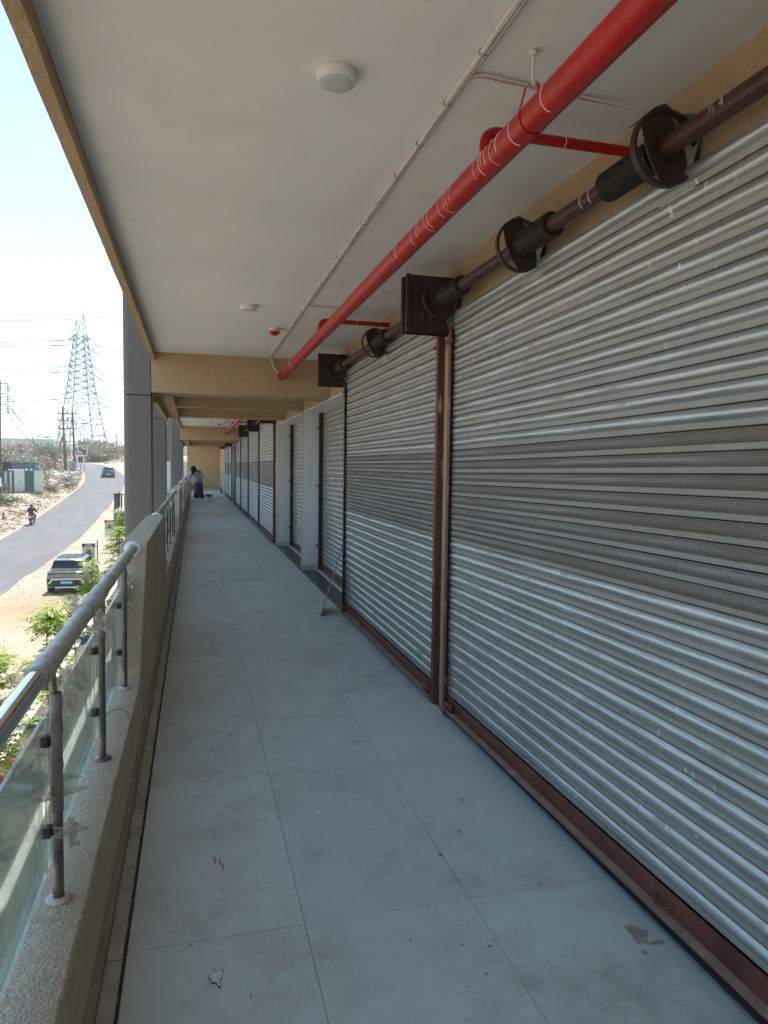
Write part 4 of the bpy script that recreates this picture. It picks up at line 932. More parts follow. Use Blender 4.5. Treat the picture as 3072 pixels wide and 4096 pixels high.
# ------------------------------------------------------------------ people: bodies grown on a skeleton
def skin_body(name, joints, edges, m, parent=None, root=0, sub=2, origin=(0, 0, 0)):
    o0 = Vector(origin); me = bpy.data.meshes.new(name); keys = list(joints)
    me.from_pydata([tuple(Vector(joints[k][0])-o0) for k in keys], [(keys.index(a), keys.index(b)) for a, b in edges], []); me.materials.append(MATS[m])
    o = bpy.data.objects.new(name, me); COL.objects.link(o); o.location = o0
    if parent: o.parent = parent; o.location = o0-parent_world(parent)
    md = o.modifiers.new('skin', 'SKIN'); md.use_smooth_shade = True
    for i, k in enumerate(keys):
        r = joints[k][1]; me.skin_vertices[0].data[i].radius = (r, r) if not isinstance(r, tuple) else r
        me.skin_vertices[0].data[i].use_root = (i == root)
    sb = o.modifiers.new('sub', 'SUBSURF'); sb.levels = sub; sb.render_levels = sub; return o
# bending person at the parapet, facing the camera, leaning over to the left
bx, by = .10, 33.35
t = thing('person', 'person in dark head scarf, grey shirt and long dark skirt bending over the parapet', 'person', (bx, by, 0))
J_ = {'pelvis': ((bx+.06, by+.03, .86), .13), 'waist': ((bx+.02, by, 1.0), .12), 'chest': ((bx-.04, by-.16, 1.20), .15), 'neck': ((bx-.11, by-.27, 1.30), .06), 'jaw': ((bx-.14, by-.31, 1.31), .075), 'head': ((bx-.16, by-.33, 1.38), .09),
      'sl': ((bx-.22, by-.17, 1.22), .07), 'el': ((bx-.34, by-.28, .98), .05), 'wl': ((bx-.33, by-.34, .76), .034), 'hl': ((bx-.32, by-.36, .68), .030),
      'sr': ((bx+.15, by-.13, 1.22), .07), 'er': ((bx+.25, by-.16, .97), .05), 'wr': ((bx+.17, by-.22, .77), .034), 'hr': ((bx+.14, by-.24, .69), .030),
      'hipl': ((bx-.05, by+.03, .80), .10), 'kl': ((bx-.06, by-.02, .45), .065), 'al': ((bx-.06, by+.03, .07), .04), 'tl': ((bx-.06, by-.10, .03), .03),
      'hipr': ((bx+.16, by+.03, .80), .10), 'kr': ((bx+.18, by-.01, .45), .065), 'ar': ((bx+.20, by+.03, .07), .04), 'tr': ((bx+.21, by-.10, .03), .03)}
ED = [('pelvis', 'waist'), ('waist', 'chest'), ('chest', 'neck'), ('neck', 'jaw'), ('jaw', 'head'), ('chest', 'sl'), ('sl', 'el'), ('el', 'wl'), ('wl', 'hl'), ('chest', 'sr'), ('sr', 'er'), ('er', 'wr'), ('wr', 'hr'),
      ('pelvis', 'hipl'), ('hipl', 'kl'), ('kl', 'al'), ('al', 'tl'), ('pelvis', 'hipr'), ('hipr', 'kr'), ('kr', 'ar'), ('ar', 'tr')]
skin_body('body', J_, ED, 'skin', t)
def fingers(hand, wrist, parent, side):
    h, w = Vector(hand), Vector(wrist); d = (h-w).normalized(); a = d.cross(Vector((0, 1, 0))).normalized()
    for i, L in enumerate((.070, .082, .078, .060)):
        s = h+a*(i-1.5)*.019; MB().tube([s, s+d*L*.5+Vector((0, -.010, 0)), s+d*L*.95+Vector((0, .008, 0))], [.009, .008, .006], 6).build('finger', 'skin', parent)
    s = w.lerp(h, .55)+a*side*.026; MB().tube([s, s+a*side*.025+d*.025, s+a*side*.032+d*.055], [.010, .009, .007], 6).build('thumb', 'skin', parent)
fingers(J_['hl'][0], J_['wl'][0], t, 1); fingers(J_['hr'][0], J_['wr'][0], t, -1)
SJ = {k: (J_[k][0], r) for k, r in (('waist', .135), ('chest', .155), ('sl', .085), ('el', .064), ('wl', .050), ('sr', .085), ('er', .064), ('wr', .050))}
SJ['hem'] = ((bx+.03, by-.03, .70), .165); SJ['collar'] = ((bx-.09, by-.24, 1.27), .085)
skin_body('shirt', SJ, [('hem', 'waist'), ('waist', 'chest'), ('chest', 'collar'), ('chest', 'sl'), ('sl', 'el'), ('el', 'wl'), ('chest', 'sr'), ('sr', 'er'), ('er', 'wr')], 'cloth_grey', t)
rows = []
for i, (z, rx, ry, cx) in enumerate(((.98, .13, .12, .03), (.84, .165, .15, .05), (.6, .18, .17, .055), (.3, .20, .19, .07), (.05, .235, .22, .09))):
    rows.append([(bx+cx+rx*(1+.06*math.sin(k*2.1+i*.3)*(i > 1))*math.cos(2*PI*k/28), by+.02+ry*(1+.08*math.sin(k*1.7)*(i > 1))*math.sin(2*PI*k/28), z) for k in range(29)])
MB().grid(rows).build('skirt', 'cloth_dark_green', t)
hc = Vector((bx-.16, by-.325, 1.37)); rows = []
for i in range(9):
    th = PI*i/8*.86; rows.append([(hc.x+.125*math.sin(th)*math.cos(2*PI*k/18)*(1.0+.10*i/8), hc.y-.02*i/8+.13*math.sin(th)*math.sin(2*PI*k/18), hc.z+.135*math.cos(th)-.02*i/8) for k in range(19)])
MB().grid(rows).build('head_scarf', 'cloth_black', t)
MB().grid([[(hc.x-.09+(.032-.004*i)*j+.012*i, hc.y-.13-.012*i+.01*math.sin(j*2), hc.z-.05-.05*i) for j in range(5)] for i in range(6)], True).build('scarf_end', 'cloth_black', t)
# red basin, hose, broom on the far floor
c = Vector((.66, 35.6, 0)); t = thing('basin', 'shallow red basin of debris on the floor behind the bending person', 'basin', c)
MB().lathe([(0, .004), (.12, .004), (.19, .10), (.205, .105), (.205, .112), (.19, .112), (.12, .02), (0, .02)], c, n=24).build('bowl', 'basket_red', t)
MB().lathe([(0, .135), (.08, .12), (.165, .09)], c, n=16).build('debris', 'rubble', t)
hp = [(.53, 30.7), (.75, 31.0), (.86, 32.0), (.62, 32.6), (.63, 33.5), (.95, 33.7), (1.26, 33.8), (1.20, 34.6), (1.24, 35.4), (1.42, 36.6), (1.5, 37.4)]
hp = [tuple(np.array(hp[i])*(1-f)+np.array(hp[i+1])*f) for i in range(len(hp)-1) for f in (0, .33, .66)]+[hp[-1]]
o = MB().tube([(x, y, .013) for x, y in hp], .012, 6).build('hose', 'hose_grey', origin=(.9, 34, 0)); tag(o, 'grey hose winding over the far floor tiles', 'hose')
t = thing('broom', 'teal broom leaning by the far shutters', 'broom', (1.44, 40.3, 0))
MB().tube([(1.43, 40.3, .22), (1.52, 40.36, 1.40)], .013, 8).build('handle', 'teal_plastic', t)
MB().prism([(1.32, 40.25, .002), (1.52, 40.25, .002), (1.47, 40.27, .26), (1.40, 40.27, .26)], (0, .05, 0)).build('bristles', 'teal_plastic', t)

# ------------------------------------------------------------------ motorcycle and rider
mp = hit(*E4(665, 1690)); mx, my = mp.x, mp.y; mz = float(zr(my))+.03
t = thing('motorcycle', 'red and black motorcycle ridden along the left edge of the road', 'motorcycle', (mx, my, mz))
def mbx(*a): return MB().box(*a)
for yy in (.30, 1.56):
    w = MB().lathe([(.20, -.04), (.28, -.05), (.30, -.02), (.30, .02), (.28, .05), (.20, .04)], (mx, my+yy, mz+.30), (1, 0, 0), 20).build('wheel', 'tyre', t)
    MB().lathe([(0, -.03), (.05, -.03), (.21, -.015), (.21, .015), (.05, .03), (0, .03)], (mx, my+yy, mz+.30), (1, 0, 0), 16).build('rim', 'rim', w)
MB().prism([(mx-.12, my+.9, mz+.80), (mx-.14, my+1.25, mz+.98), (mx-.10, my+1.40, mz+.92), (mx-.08, my+1.2, mz+.72)], (.26, 0, 0)).build('tank', 'bike_red', t, bevel=.04)
MB().prism([(mx-.10, my+.08, mz+.80), (mx-.13, my+.4, mz+.78), (mx-.12, my+.95, mz+.76), (mx-.12, my+.95, mz+.84), (mx-.13, my+.4, mz+.86), (mx-.09, my+.05, mz+.90)], (.22, 0, 0)).build('seat', 'bike_black', t, bevel=.02)
MB().prism([(mx-.11, my-.05, mz+.86), (mx-.14, my+.30, mz+.70), (mx-.14, my+.30, mz+.82), (mx-.11, my-.05, mz+.94)], (.24, 0, 0)).build('tail_cowl', 'bike_red', t, bevel=.02)
MB().box(mx-.08, mx+.08, my-.10, my-.05, mz+.84, mz+.93).build('tail_lamp', 'sign_red', t)
MB().box(mx-.12, mx+.12, my-.12, my-.105, mz+.64, mz+.78).build('number_plate', 'number_plate_white', t)
MB().box(mx-.09, mx+.09, my-.10, my+.10, mz+.36, mz+.66).build('mudguard', 'bike_black', t, bevel=.02)
MB().box(mx-.14, mx+.14, my+.68, my+1.12, mz+.30, mz+.68).build('engine', 'rim', t, bevel=.04)
MB().tube([(mx+.17, my+.02, mz+.36), (mx+.16, my+.6, mz+.28), (mx+.10, my+1.1, mz+.34)], [.05, .045, .03], 8).build('exhaust', 'chrome', t)
for s in (-1, 1): MB().tube([(mx+s*.07, my+1.56, mz+.30), (mx+s*.08, my+1.38, mz+.98)], .02, 6).build('fork', 'rim', t); MB().box(min(mx+s*.15, mx+s*.22), max(mx+s*.15, mx+s*.22), my+.02, my+.06, mz+.74, mz+.79).build('indicator', 'yellow_paint', t); MB().tube([(mx+s*.30, my+1.25, mz+1.06), (mx+s*.36, my+1.28, mz+1.22)], .008, 5).lathe([(0, -.012), (.05, -.012), (.05, .012), (0, .012)], (mx+s*.37, my+1.28, mz+1.24), (0, 1, 0), 10).build('mirror', 'bike_black', t)
MB().tube([(mx-.36, my+1.20, mz+1.02), (mx-.2, my+1.34, mz+1.04), (mx+.2, my+1.34, mz+1.04), (mx+.36, my+1.20, mz+1.02)], .016, 6).build('handlebar', 'bike_black', t)
MB().lathe([(0, .06), (.07, .05), (.09, -.03), (0, -.05)], (mx, my+1.5, mz+.92), (0, 1, 0), 12).build('headlamp', 'bike_black', t)
t = thing('person', 'motorcycle rider in black jacket seen from behind', 'person', (mx, my+.6, mz+.84))
z0 = mz+.90
RJ = {'pelvis': ((mx, my+.55, z0), .14), 'waist': ((mx, my+.58, z0+.18), .13), 'chest': ((mx, my+.66, z0+.42), .17), 'neck': ((mx, my+.68, z0+.56), .065), 'jaw': ((mx, my+.71, z0+.63), .08), 'head': ((mx, my+.71, z0+.72), .095),
      'sl': ((mx-.20, my+.66, z0+.46), .085), 'el': ((mx-.33, my+.84, z0+.24), .06), 'wl': ((mx-.33, my+1.12, z0+.17), .045), 'hl': ((mx-.32, my+1.20, z0+.15), .04),
      'sr': ((mx+.20, my+.66, z0+.46), .085), 'er': ((mx+.33, my+.84, z0+.24), .06), 'wr': ((mx+.33, my+1.12, z0+.17), .045), 'hr': ((mx+.32, my+1.20, z0+.15), .04)}
RE = [('pelvis', 'waist'), ('waist', 'chest'), ('chest', 'neck'), ('neck', 'jaw'), ('jaw', 'head'), ('chest', 'sl'), ('sl', 'el'), ('el', 'wl'), ('wl', 'hl'), ('chest', 'sr'), ('sr', 'er'), ('er', 'wr'), ('wr', 'hr')]
RL = dict(RJ)
for s, n in ((-1, 'l'), (1, 'r')):
    RL['hip'+n] = ((mx+s*.12, my+.60, z0-.03), .105); RL['k'+n] = ((mx+s*.26, my+.98, z0-.10), .075); RL['a'+n] = ((mx+s*.22, my+.72, z0-.50), .05); RL['t'+n] = ((mx+s*.22, my+.86, z0-.54), .04)
    RE += [('pelvis', 'hip'+n), ('hip'+n, 'k'+n), ('k'+n, 'a'+n), ('a'+n, 't'+n)]
skin_body('body', RL, RE, 'skin', t)
LJ = {k: (v[0], v[1]+.012) for k, v in RL.items() if k in ('pelvis', 'hipl', 'kl', 'al', 'hipr', 'kr', 'ar')}
skin_body('trousers', LJ, [e for e in RE if e[0] in LJ and e[1] in LJ], 'cloth_jeans', t)
KJ = {k: (v[0], v[1]+.022) for k, v in RL.items() if k in ('waist', 'chest', 'sl', 'el', 'wl', 'sr', 'er', 'wr')}; KJ['hem'] = ((mx, my+.55, z0+.04), .165); KJ['collar'] = ((mx, my+.675, z0+.53), .085)
skin_body('jacket', KJ, [('hem', 'waist'), ('chest', 'collar')]+[e for e in RE if e[0] in KJ and e[1] in KJ], 'cloth_black', t)
MB().lathe([(0, .115), (.07, .095), (.105, .03), (.108, -.03), (.098, -.06)], (mx, my+.70, z0+.73), (0, -.15, 1), 16).build('hair', 'cloth_black', t)

# ------------------------------------------------------------------ across the road: hut, tin fence, poles
def tin(x0, x1, y, z0, z1, m, parent, name='tin_sheet', per=.16, th=.012):
    b = MB(); n = max(3, int((x1-x0)/per)); P = []
    for i in range(n):
        xa = x0+(x1-x0)*i/n; w = (x1-x0)/n
        P += [(xa, y), (xa+w*.62, y), (xa+w*.70, y-.035), (xa+w*.92, y-.035)]
    P.append((x1, y)); rows = [[(px, py, z0) for px, py in P], [(px, py, z1) for px, py in P]]
    b.grid(rows, False); b.grid([[(px, py+th, z1) for px, py in P], [(px, py+th, z0) for px, py in P]], False)
    return b.build(name, m, parent)
FY = hit(*E4(500, 915)).y
def fpt(x, y): return pix(*E4(x, y), y=FY)
t = thing('tin_fence', 'fence of white and green tin sheets in front of the blue hut', 'fence', fpt(500, 920))
for xa, xb, za, zb, m in ((-60, 45, 480, 960, 'tin_green'), (48, 96, 470, 960, 'tin_green'), (98, 152, 470, 940, 'tin_white'), (152, 206, 470, 930, 'tin_green'), (206, 262, 470, 925, 'tin_white'), (262, 308, 470, 925, 'tin_green'), (309, 422, 430, 910, 'tin_white'), (424, 538, 428, 908, 'tin_white'), (540, 750, 420, 905, 'tin_green'), (752, 945, 460, 912, 'tin_white')):
    a, b = fpt(xa, zb), fpt(xb, za); tin(a.x, b.x, FY, a.z-.35, b.z, m, t)
for xa in (560, 665): a, b = fpt(xa, 455), fpt(xa+58, 415); MB().box(a.x, b.x, FY-.06, FY-.04, a.z, b.z).build('patch', 'sign_white', t)
a, b = fpt(180, 480), fpt(540, 425); MB().box(a.x, b.x, FY-.05, FY-.037, b.z-.12, b.z).build('cap_strip', 'sign_white', t)
a, b = fpt(-60, 965), fpt(945, 915); MB().box(a.x, b.x, FY-.18, FY+.10, b.z-.9, b.z-.02).build('plinth', 'rubble', t)
HY = FY+2.6
def hpt(x, y): return pix(*E4(x, y), y=HY)
a, b = hpt(40, 470), hpt(760, 290); g0 = gz(-22, HY)
t = thing('hut', 'blue tin hut with a brown sheet roof behind the tin fence', 'hut', ((a.x+b.x)/2, HY, g0))
tin(hpt(268, 300).x, b.x, HY, g0-.6, b.z, 'tin_blue', t, 'front_wall', .22)
MB().box(a.x, hpt(266, 300).x, HY+.15, HY+.2, g0-.6, b.z).build('opening_shade_sheet', 'dark_void', t)  # near-black sheet, the shade inside the hut put into its colour
MB().box(a.x-.05, a.x+.05, HY-.05, HY+.05, g0-.6, b.z).build('door_post', 'pole_grey', t)
c = pix(*E4(890, 330), y=HY+2.6)
s_ = MB(); s_.prism([(b.x, HY, g0-.6), (c.x, HY+2.6, g0-.6), (c.x, HY+2.6, c.z), (b.x, HY, b.z)], (-.03, .03, 0)); s_.build('side_wall', 'tin_blue', t)
rr = MB()
for i in range(9):
    x0 = a.x-.25+(b.x-a.x+.4)*i/9; x1 = a.x-.25+(b.x-a.x+.4)*(i+1)/9; zz = b.z+.02+.10*math.sin(i*1.1)*(.3 if i > 3 else 1)
    rr.prism([(x0, HY-.45, zz), (x1+.03, HY-.45, zz+.02), (x1+.03, HY+2.9, zz-.15), (x0, HY+2.9, zz-.17)], (0, 0, .04))
rr.build('roof', 'tin_roof', t)
crumpled(hpt(665, 360)-Vector((0, .12, 0)), (.55, .75), 71, 'tarp_blue', t, 'blue_sack', (0, -1, 0))

def pole(base, top, r0, r1, m, label, name='utility_pole', group=None):
    t = thing(name, label, 'pole', base, group); MB().tube([Vector(base)-Vector((0, 0, .4)), Vector(base).lerp(Vector(top), .5), top], [r0, (r0+r1)/2, r1], 8).build('shaft', m, t); return t
def insul(t, p, L=.5, r=.09):
    prof = [(.02, 0)]
    for i in range(4): prof += [(.03, -L*(.12+.2*i)), (r, -L*(.2+.2*i)), (r*.9, -L*(.24+.2*i)), (.03, -L*(.26+.2*i))]
    MB().lathe(prof+[(.02, -L)], p, n=8).build('insulator', 'insulator', t)
# left edge pole with three bracketed arms
PY = hit(*C1(2, 1860)).y; q = lambda x, y: pix(*C1(x, y), y=PY)
b0 = q(2, 1860); b0.x = q(-2, 1860).x; tp = q(-4, 760)
t = pole((b0.x, PY, gz(b0.x, PY)), tp, .16, .12, 'pole_rust', 'brown steel pole with three insulator arms at the left edge')
ARM = []
for yy in (792, 890, 990):
    e = q(78, yy); s0 = Vector((b0.x, PY, e.z)); MB().box(s0.x-.5, e.x, PY-.04, PY+.04, e.z-.05, e.z+.05).build('cross_arm', 'pole_grey', t)
    br = q(0, yy+72); MB().tube([(s0.x, PY, br.z), (s0.x+(e.x-s0.x)*.75, PY, e.z)], .03, 6).build('brace', 'pole_grey', t)
    insul(t, (e.x-.04, PY, e.z-.05), .95, .19); ARM.append(Vector((e.x-.04, PY, e.z-1.0)))
a, b = q(-10, 1770), q(20, 1685); MB().box(a.x, b.x, PY-.24, PY-.22, a.z, b.z).build('notice', 'sign_white', t)
# leaning street light
LY = hit(*C1(490, 1820)).y; q = lambda x, y: pix(*C1(x, y), y=LY)
b0 = q(490, 1820); tp = q(303, 1292)
t = pole((b0.x, LY, b0.z), tp, .09, .06, 'pole_grey', 'leaning street lamp post with a yellow plate', 'street_lamp')
MB().tube([q(322, 1332), q(350, 1300), q(388, 1276)], .035, 6).build('lamp_arm', 'pole_grey', t); MB().tube([q(322, 1332), q(300, 1352), q(286, 1378)], .03, 6).build('lamp_arm', 'pole_grey', t)
MB().obox(q(384, 1280), (.45, .2, .10), Matrix.Rotation(-.5, 3, 'Y')).build('lamp_head', 'pole_grey', t)
MB().obox(q(447, 1678)-Vector((0, .12, 0)), (.62, .02, .5), Matrix.Identity(3)).build('yellow_plate', 'yellow_paint', t)
# pair of brown poles with cross arms (transformer stand), box, panels
DY = hit(*C1(620, 1620)).y; q = lambda x, y, dy=0: pix(*C1(x, y), y=DY+dy)
tops = []
t = pole((q(620, 1620).x, DY, q(620, 1620).z), q(593, 1010), .20, .13, 'pole_rust', 'tall brown twin pole leaning left, among cross arms', group='brown poles by the bend')
MB().tube([q(632, 1620), q(603, 1200)], .09, 6).build('stay_tube', 'pole_rust', t)
t2 = pole((q(712, 1640).x, DY, q(712, 1640).z), q(688, 1075), .18, .13, 'pole_rust', 'shorter brown pole right of the twin pole, carrying its cross arms', group='brown poles by the bend')
for yy in (1078, 1146, 1218):
    a, b = q(550, yy), q(730, yy+3); MB().obox((a+b)/2-Vector((0, .2, 0)), ((b-a).length, .10, .16), Matrix.Identity(3)).build('cross_arm', 'pole_rust', t2)
    for f in (.05, .5, .95): insul(t2, a.lerp(b, f)+Vector((0, -.2, .55)), .5, .12); tops.append(a.lerp(b, f)+Vector((0, -.2, .5)))
MB().tube([q(640, 1110), q(655, 1180), q(622, 1260), q(632, 1500), q(660, 1610)], .05, 5).build('down_cable', 'wire_dark', t2)
for (xa, ya, xb, yb) in ((500, 1560, 590, 1290), (540, 1500, 600, 1300)):
    o = MB().tube([q(xa, ya, 1), q(xb, yb, 1)], .10, 6).build('stay_pole', 'pole_grey', origin=q(xa, ya, 1)); tag(o, 'slanting grey stay pole propping the brown poles, '+('left one' if xa == 500 else 'right one'), 'pole')
a, b = q(678, 1640), q(735, 1540); t = thing('switch_box', 'grey switch box standing at the foot of the brown poles', 'box', ((a.x+b.x)/2, DY-1, a.z))
MB().box(a.x, b.x, DY-1.5, DY-.6, a.z+.1, b.z).build('cabinet', 'pole_grey', t, bevel=.03); MB().box(a.x-.06, b.x+.06, DY-1.6, DY-.5, b.z, b.z+.08).build('lid', 'pole_grey', t); MB().box((a.x+b.x)/2-.02, (a.x+b.x)/2+.02, DY-1.52, DY-1.501, a.z+.2, b.z-.1).build('door_seam', 'dark_void', t)
MB().box(a.x+.1, a.x+.3, DY-1.3, DY-.8, a.z-.3, a.z+.1).box(b.x-.3, b.x-.1, DY-1.3, DY-.8, a.z-.3, a.z+.1).build('leg', 'pole_grey', t)
def panel_post(px, y0, y1, panels, dy, label):
    P = lambda x, y: pix(*C1(x, y), y=DY+dy); base, top = P(px, y1), P(px, y0)
    t = thing('panel_post', label, 'sign post', base, 'thin posts carrying dark framed panels'); MB().tube([base-Vector((0, 0, .4)), top], .06, 6).build('post', 'pole_grey', t)
    for xa, ya, xb, yb in panels:
        a, b = P(xa, yb), P(xb, ya); MB().box(a.x, b.x, DY+dy-.14, DY+dy-.08, a.z, b.z).build('panel_frame', 'sign_white', t); m = .13; MB().box(a.x+m, b.x-m, DY+dy-.15, DY+dy-.142, a.z+m, b.z-m).build('panel_face', 'car_roof', t)
        MB().box((a.x+b.x)/2-.02, (a.x+b.x)/2+.02, DY+dy-.155, DY+dy-.151, a.z+m, b.z-m).build('panel_bar', 'pole_grey', t)
    return t
panel_post(762, 1240, 1670, ((735, 1475, 795, 1550),), -3, 'thin grey post with the lowest dark framed panel')
t = panel_post(795, 1125, 1590, ((776, 1410, 828, 1478), (740, 1383, 785, 1440)), 4, 'thin grey post with the two upper dark framed panels and a small cross arm')
P = lambda x, y: pix(*C1(x, y), y=DY+4); a, b = P(762, 1168), P(822, 1168); MB().box(a.x, b.x, DY+3.9, DY+4.1, a.z-.06, a.z+.06).build('cross_arm', 'pole_grey', t)
a, b = P(660, 1420), P(690, 1365); o = MB().box(a.x, b.x, DY+4, DY+4.6, a.z, b.z).box((a.x+b.x)/2-.06, (a.x+b.x)/2+.06, DY+4.2, DY+4.4, P(675, 1560).z, a.z).build('meter_cabinet', 'sign_white', origin=((a.x+b.x)/2, DY+4.3, P(675, 1560).z)); tag(o, 'small white meter cabinet on a post behind the brown poles', 'cabinet')
# far single pole right of the pylon
q = lambda x, y: pix(*C1(x, y), y=190); t = pole((q(1105, 1395).x, 190, q(1105, 1420).z), q(1105, 1275), .16, .12, 'pole_grey', 'far small grey pole with a crossbar right of the pylon')
a, b = q(1090, 1283), q(1122, 1283); MB().box(a.x, b.x, 189.9, 190.1, a.z-.1, a.z+.1).build('cross_arm', 'pole_grey', t)
# broken barrier beside the motorcycle
BY = hit(*E4(75, 1530)).y; q = lambda x, y: pix(*E4(x, y), y=BY)
a, b, c = q(75, 1530), q(75, 1300), q(470, 1415)
t = thing('broken_barrier', 'broken tubular barrier with a white topped post by the roadside', 'barrier', a)
MB().tube([a-Vector((0, 0, .3)), a.lerp(b, .62)], .10, 8).build('post', 'pole_grey', t); MB().tube([a.lerp(b, .62), b], .11, 8).build('post_top', 'sign_white', t); MB().tube([b-Vector((0, 0, .05)), c+Vector((0, 1, 0))], .06, 8).build('fallen_rail', 'pole_grey', t)
MB().tube([q(460, 1420)+Vector((0, 1, 0)), q(240, 1535)], .04, 6).build('bent_rail', 'pole_grey', t)

# ------------------------------------------------------------------ pylon and wires
TY, ZB0 = 216., 1.5
q = lambda x, y: pix(*C1(x, y), y=TY)
TX = (q(490, 1500).x+q(1060, 1500).x)/2; TA = math.radians(28)
pyl = thing('pylon', 'tall lattice transmission pylon beyond the bend of the road', 'pylon', (TX, TY, ZB0))
HW = [(ZB0, 5.95), (9.5, 4.75), (15.5, 3.85), (21.2, 3.05), (25, 2.62), (28.6, 2.25), (32, 1.85), (36.0, 1.45), (37.4, 1.30)]
def hw(z):
    for (a, wa), (b, wb) in zip(HW[:-1], HW[1:]):
        if z <= b: return wa+(wb-wa)*(z-a)/(b-a)
    return HW[-1][1]
def tc(k, z): s = ((-1, -1), (1, -1), (1, 1), (-1, 1))[k % 4]; w = hw(z); x, y = s[0]*w, s[1]*w; return Vector((TX+x*math.cos(TA)-y*math.sin(TA), TY+x*math.sin(TA)+y*math.cos(TA), z))
def bars(name, segs, r, n=4):
    b = MB()
    for a, c in segs: b.tube([a, c], r, n, False)
    return b.build(name, 'pylon_steel', pyl)
for k in range(4): bars('leg', [(tc(k, a[0]), tc(k, b[0])) for a, b in zip(HW[:-1], HW[1:])], .16)
ZL = [ZB0, 9.5, 15.5, 21.2, 23.2, 25, 26.8, 28.6, 30.3, 32, 34, 36.0, 37.4]
for k in range(4):
    S_ = []
    for a, b in zip(ZL[:-1], ZL[1:]):
        S_ += [(tc(k, a), tc(k+1, b)), (tc(k+1, a), tc(k, b)), (tc(k, b), tc(k+1, b))]
        if b-a > 4:
            m = (a+b)/2; x = (tc(k, a)+tc(k+1, b)+tc(k+1, a)+tc(k, b))/4; S_ += [(tc(k, m), x), (tc(k+1, m), x), (tc(k, (a+m)/2), tc(k, a).lerp(x, .5)), (tc(k+1, (a+m)/2), tc(k+1, a).lerp(x, .5)), (tc(k, (b+m)/2), x.lerp(tc(k, b), .5)), (tc(k+1, (b+m)/2), x.lerp(tc(k+1, b), .5))]
    bars('face_bracing', S_, .105)
pk = [q(715, 175), q(797, 140)]; pk = [Vector((p.x, TY+(-1.2 if i else 1.2), p.z)) for i, p in enumerate(pk)]
S_ = []
for i, p in enumerate(pk):
    for k in ((0, 3), (1, 2))[i]+((2,) if i == 0 else (0,)): S_.append((tc(k, 37.4), p))
    for f in (.35, .65):
        L_ = [tc(k, 37.4).lerp(p, f) for k in ((0, 3), (1, 2))[i]]; S_.append((L_[0], L_[1])); S_.append((L_[0], tc(2 if i == 0 else 0, 37.4).lerp(p, f)))
bars('peak', S_, .11)
ax = Vector((math.cos(TA), math.sin(TA), 0)); TIPS = []
for z, yy, xl, xr in ((36.0, 378, 640, 858), (28.6, 630, 645, 888), (21.2, 885, 632, 918)):
    for xx, s in ((xl, -1), (xr, 1)):
        tip = q(xx, yy); ks = (0, 3) if s < 0 else (1, 2); S_ = [(tc(k, z), tip) for k in ks]+[(tc(k, z+1.3), tip) for k in ks]+[(tc(ks[0], z).lerp(tip, .5), tc(ks[1], z).lerp(tip, .5))]
        bars('cross_arm', S_, .14); TIPS.append((tip, s))
def catenary(a, b, sag, n=14): return [Vector(a).lerp(Vector(b), i/n)-Vector((0, 0, sag*4*(i/n)*(1-i/n))) for i in range(n+1)]
def wire(a, b, sag, r, label, group): o = MB().tube(catenary(a, b, sag), r, 4, True, False).build('overhead_wire', 'wire_dark', origin=Vector(a)); tag(o, label, 'wire', group)
GW = 'wires strung from the pylon'; n_ = 0
for i, (tip, s) in enumerate(TIPS):
    # strain insulator strings towards both sides, with the jumper loop between
    strings = (((-3.6, 0, -.3), 'l'), ) if s < 0 else (((2.9, -1, -2.3), 'r'),)
    for d, sd_ in strings:
        e = tip+Vector(d); MB().tube([tip, tip.lerp(e, .15), tip.lerp(e, .5)-Vector((0, 0, .15)), e], [.04, .16, .16, .16], 6).build('insulator_string', 'insulator', pyl)
        MB().tube(catenary(e, tip+Vector((-s*1.2, 0, -4.6)), 1.6 if s < 0 else 1.2, 10), .05, 4).build('jumper', 'pylon_steel', pyl)
        far = Vector((-190, 235, e.z+2)) if s < 0 else Vector((60, 150, e.z-9))
        wire(e, far, 4 if s < 0 else 3, .095, ('upper', 'middle', 'lower')[i//2]+' conductor running '+('left' if s < 0 else 'right')+' from the pylon', GW)
    if s < 0:
        t2_ = tip+Vector((.6, -1, -1.5)); e = t2_+Vector((-4.8, 0, -.5)); MB().tube([tc(0, t2_.z), t2_], .09, 4).build('arm_tie', 'pylon_steel', pyl); MB().tube([t2_, e], .16, 6).build('insulator_string', 'insulator', pyl); wire(e, Vector((-190, 225, e.z+1)), 4, .095, ('upper', 'middle', 'lower')[i//2]+' second conductor running left from the pylon, just below its twin', GW)
        MB().tube(catenary(e, Vector((t2_.x-.6, t2_.y, t2_.z-5)), 1.6, 10), .05, 4).build('jumper', 'pylon_steel', pyl)
        s3 = tc(1, t2_.z-.5); e3 = s3+Vector((2.9, -3, -2.0)); MB().tube([s3, e3], .16, 6).build('insulator_string', 'insulator', pyl); wire(e3, Vector((70, 150, e3.z-12)), 3, .095, ('upper', 'middle', 'lower')[i//2]+' conductor passing in front of the pylon to the right', GW)
wire(pk[0], Vector((-200, 230, pk[0].z-1)), 3, .08, 'thin earth wire running left from the lower pylon peak', GW); wire(pk[1], Vector((-200, 235, pk[1].z+1)), 3, .08, 'thin earth wire running left from the taller pylon peak', GW)
wire(pk[1], Vector((90, 160, pk[1].z-16)), 3, .08, 'thin earth wire running right from the taller pylon peak', GW)
GL = 'local wires between the brown poles'
for i, a in enumerate(ARM):
    e = tops[(i*3) % len(tops)]; wire(a, e, 2.2+.4*i, .04, ('top', 'middle', 'bottom')[i]+' sagging wire from the left edge pole to the brown poles', GL)
    wire(a+Vector((.3, 0, -.6)), tops[(i*3+1) % len(tops)], 3.0, .035, ('top', 'middle', 'bottom')[i]+' lower slack wire between the left edge pole and the brown poles', GL)
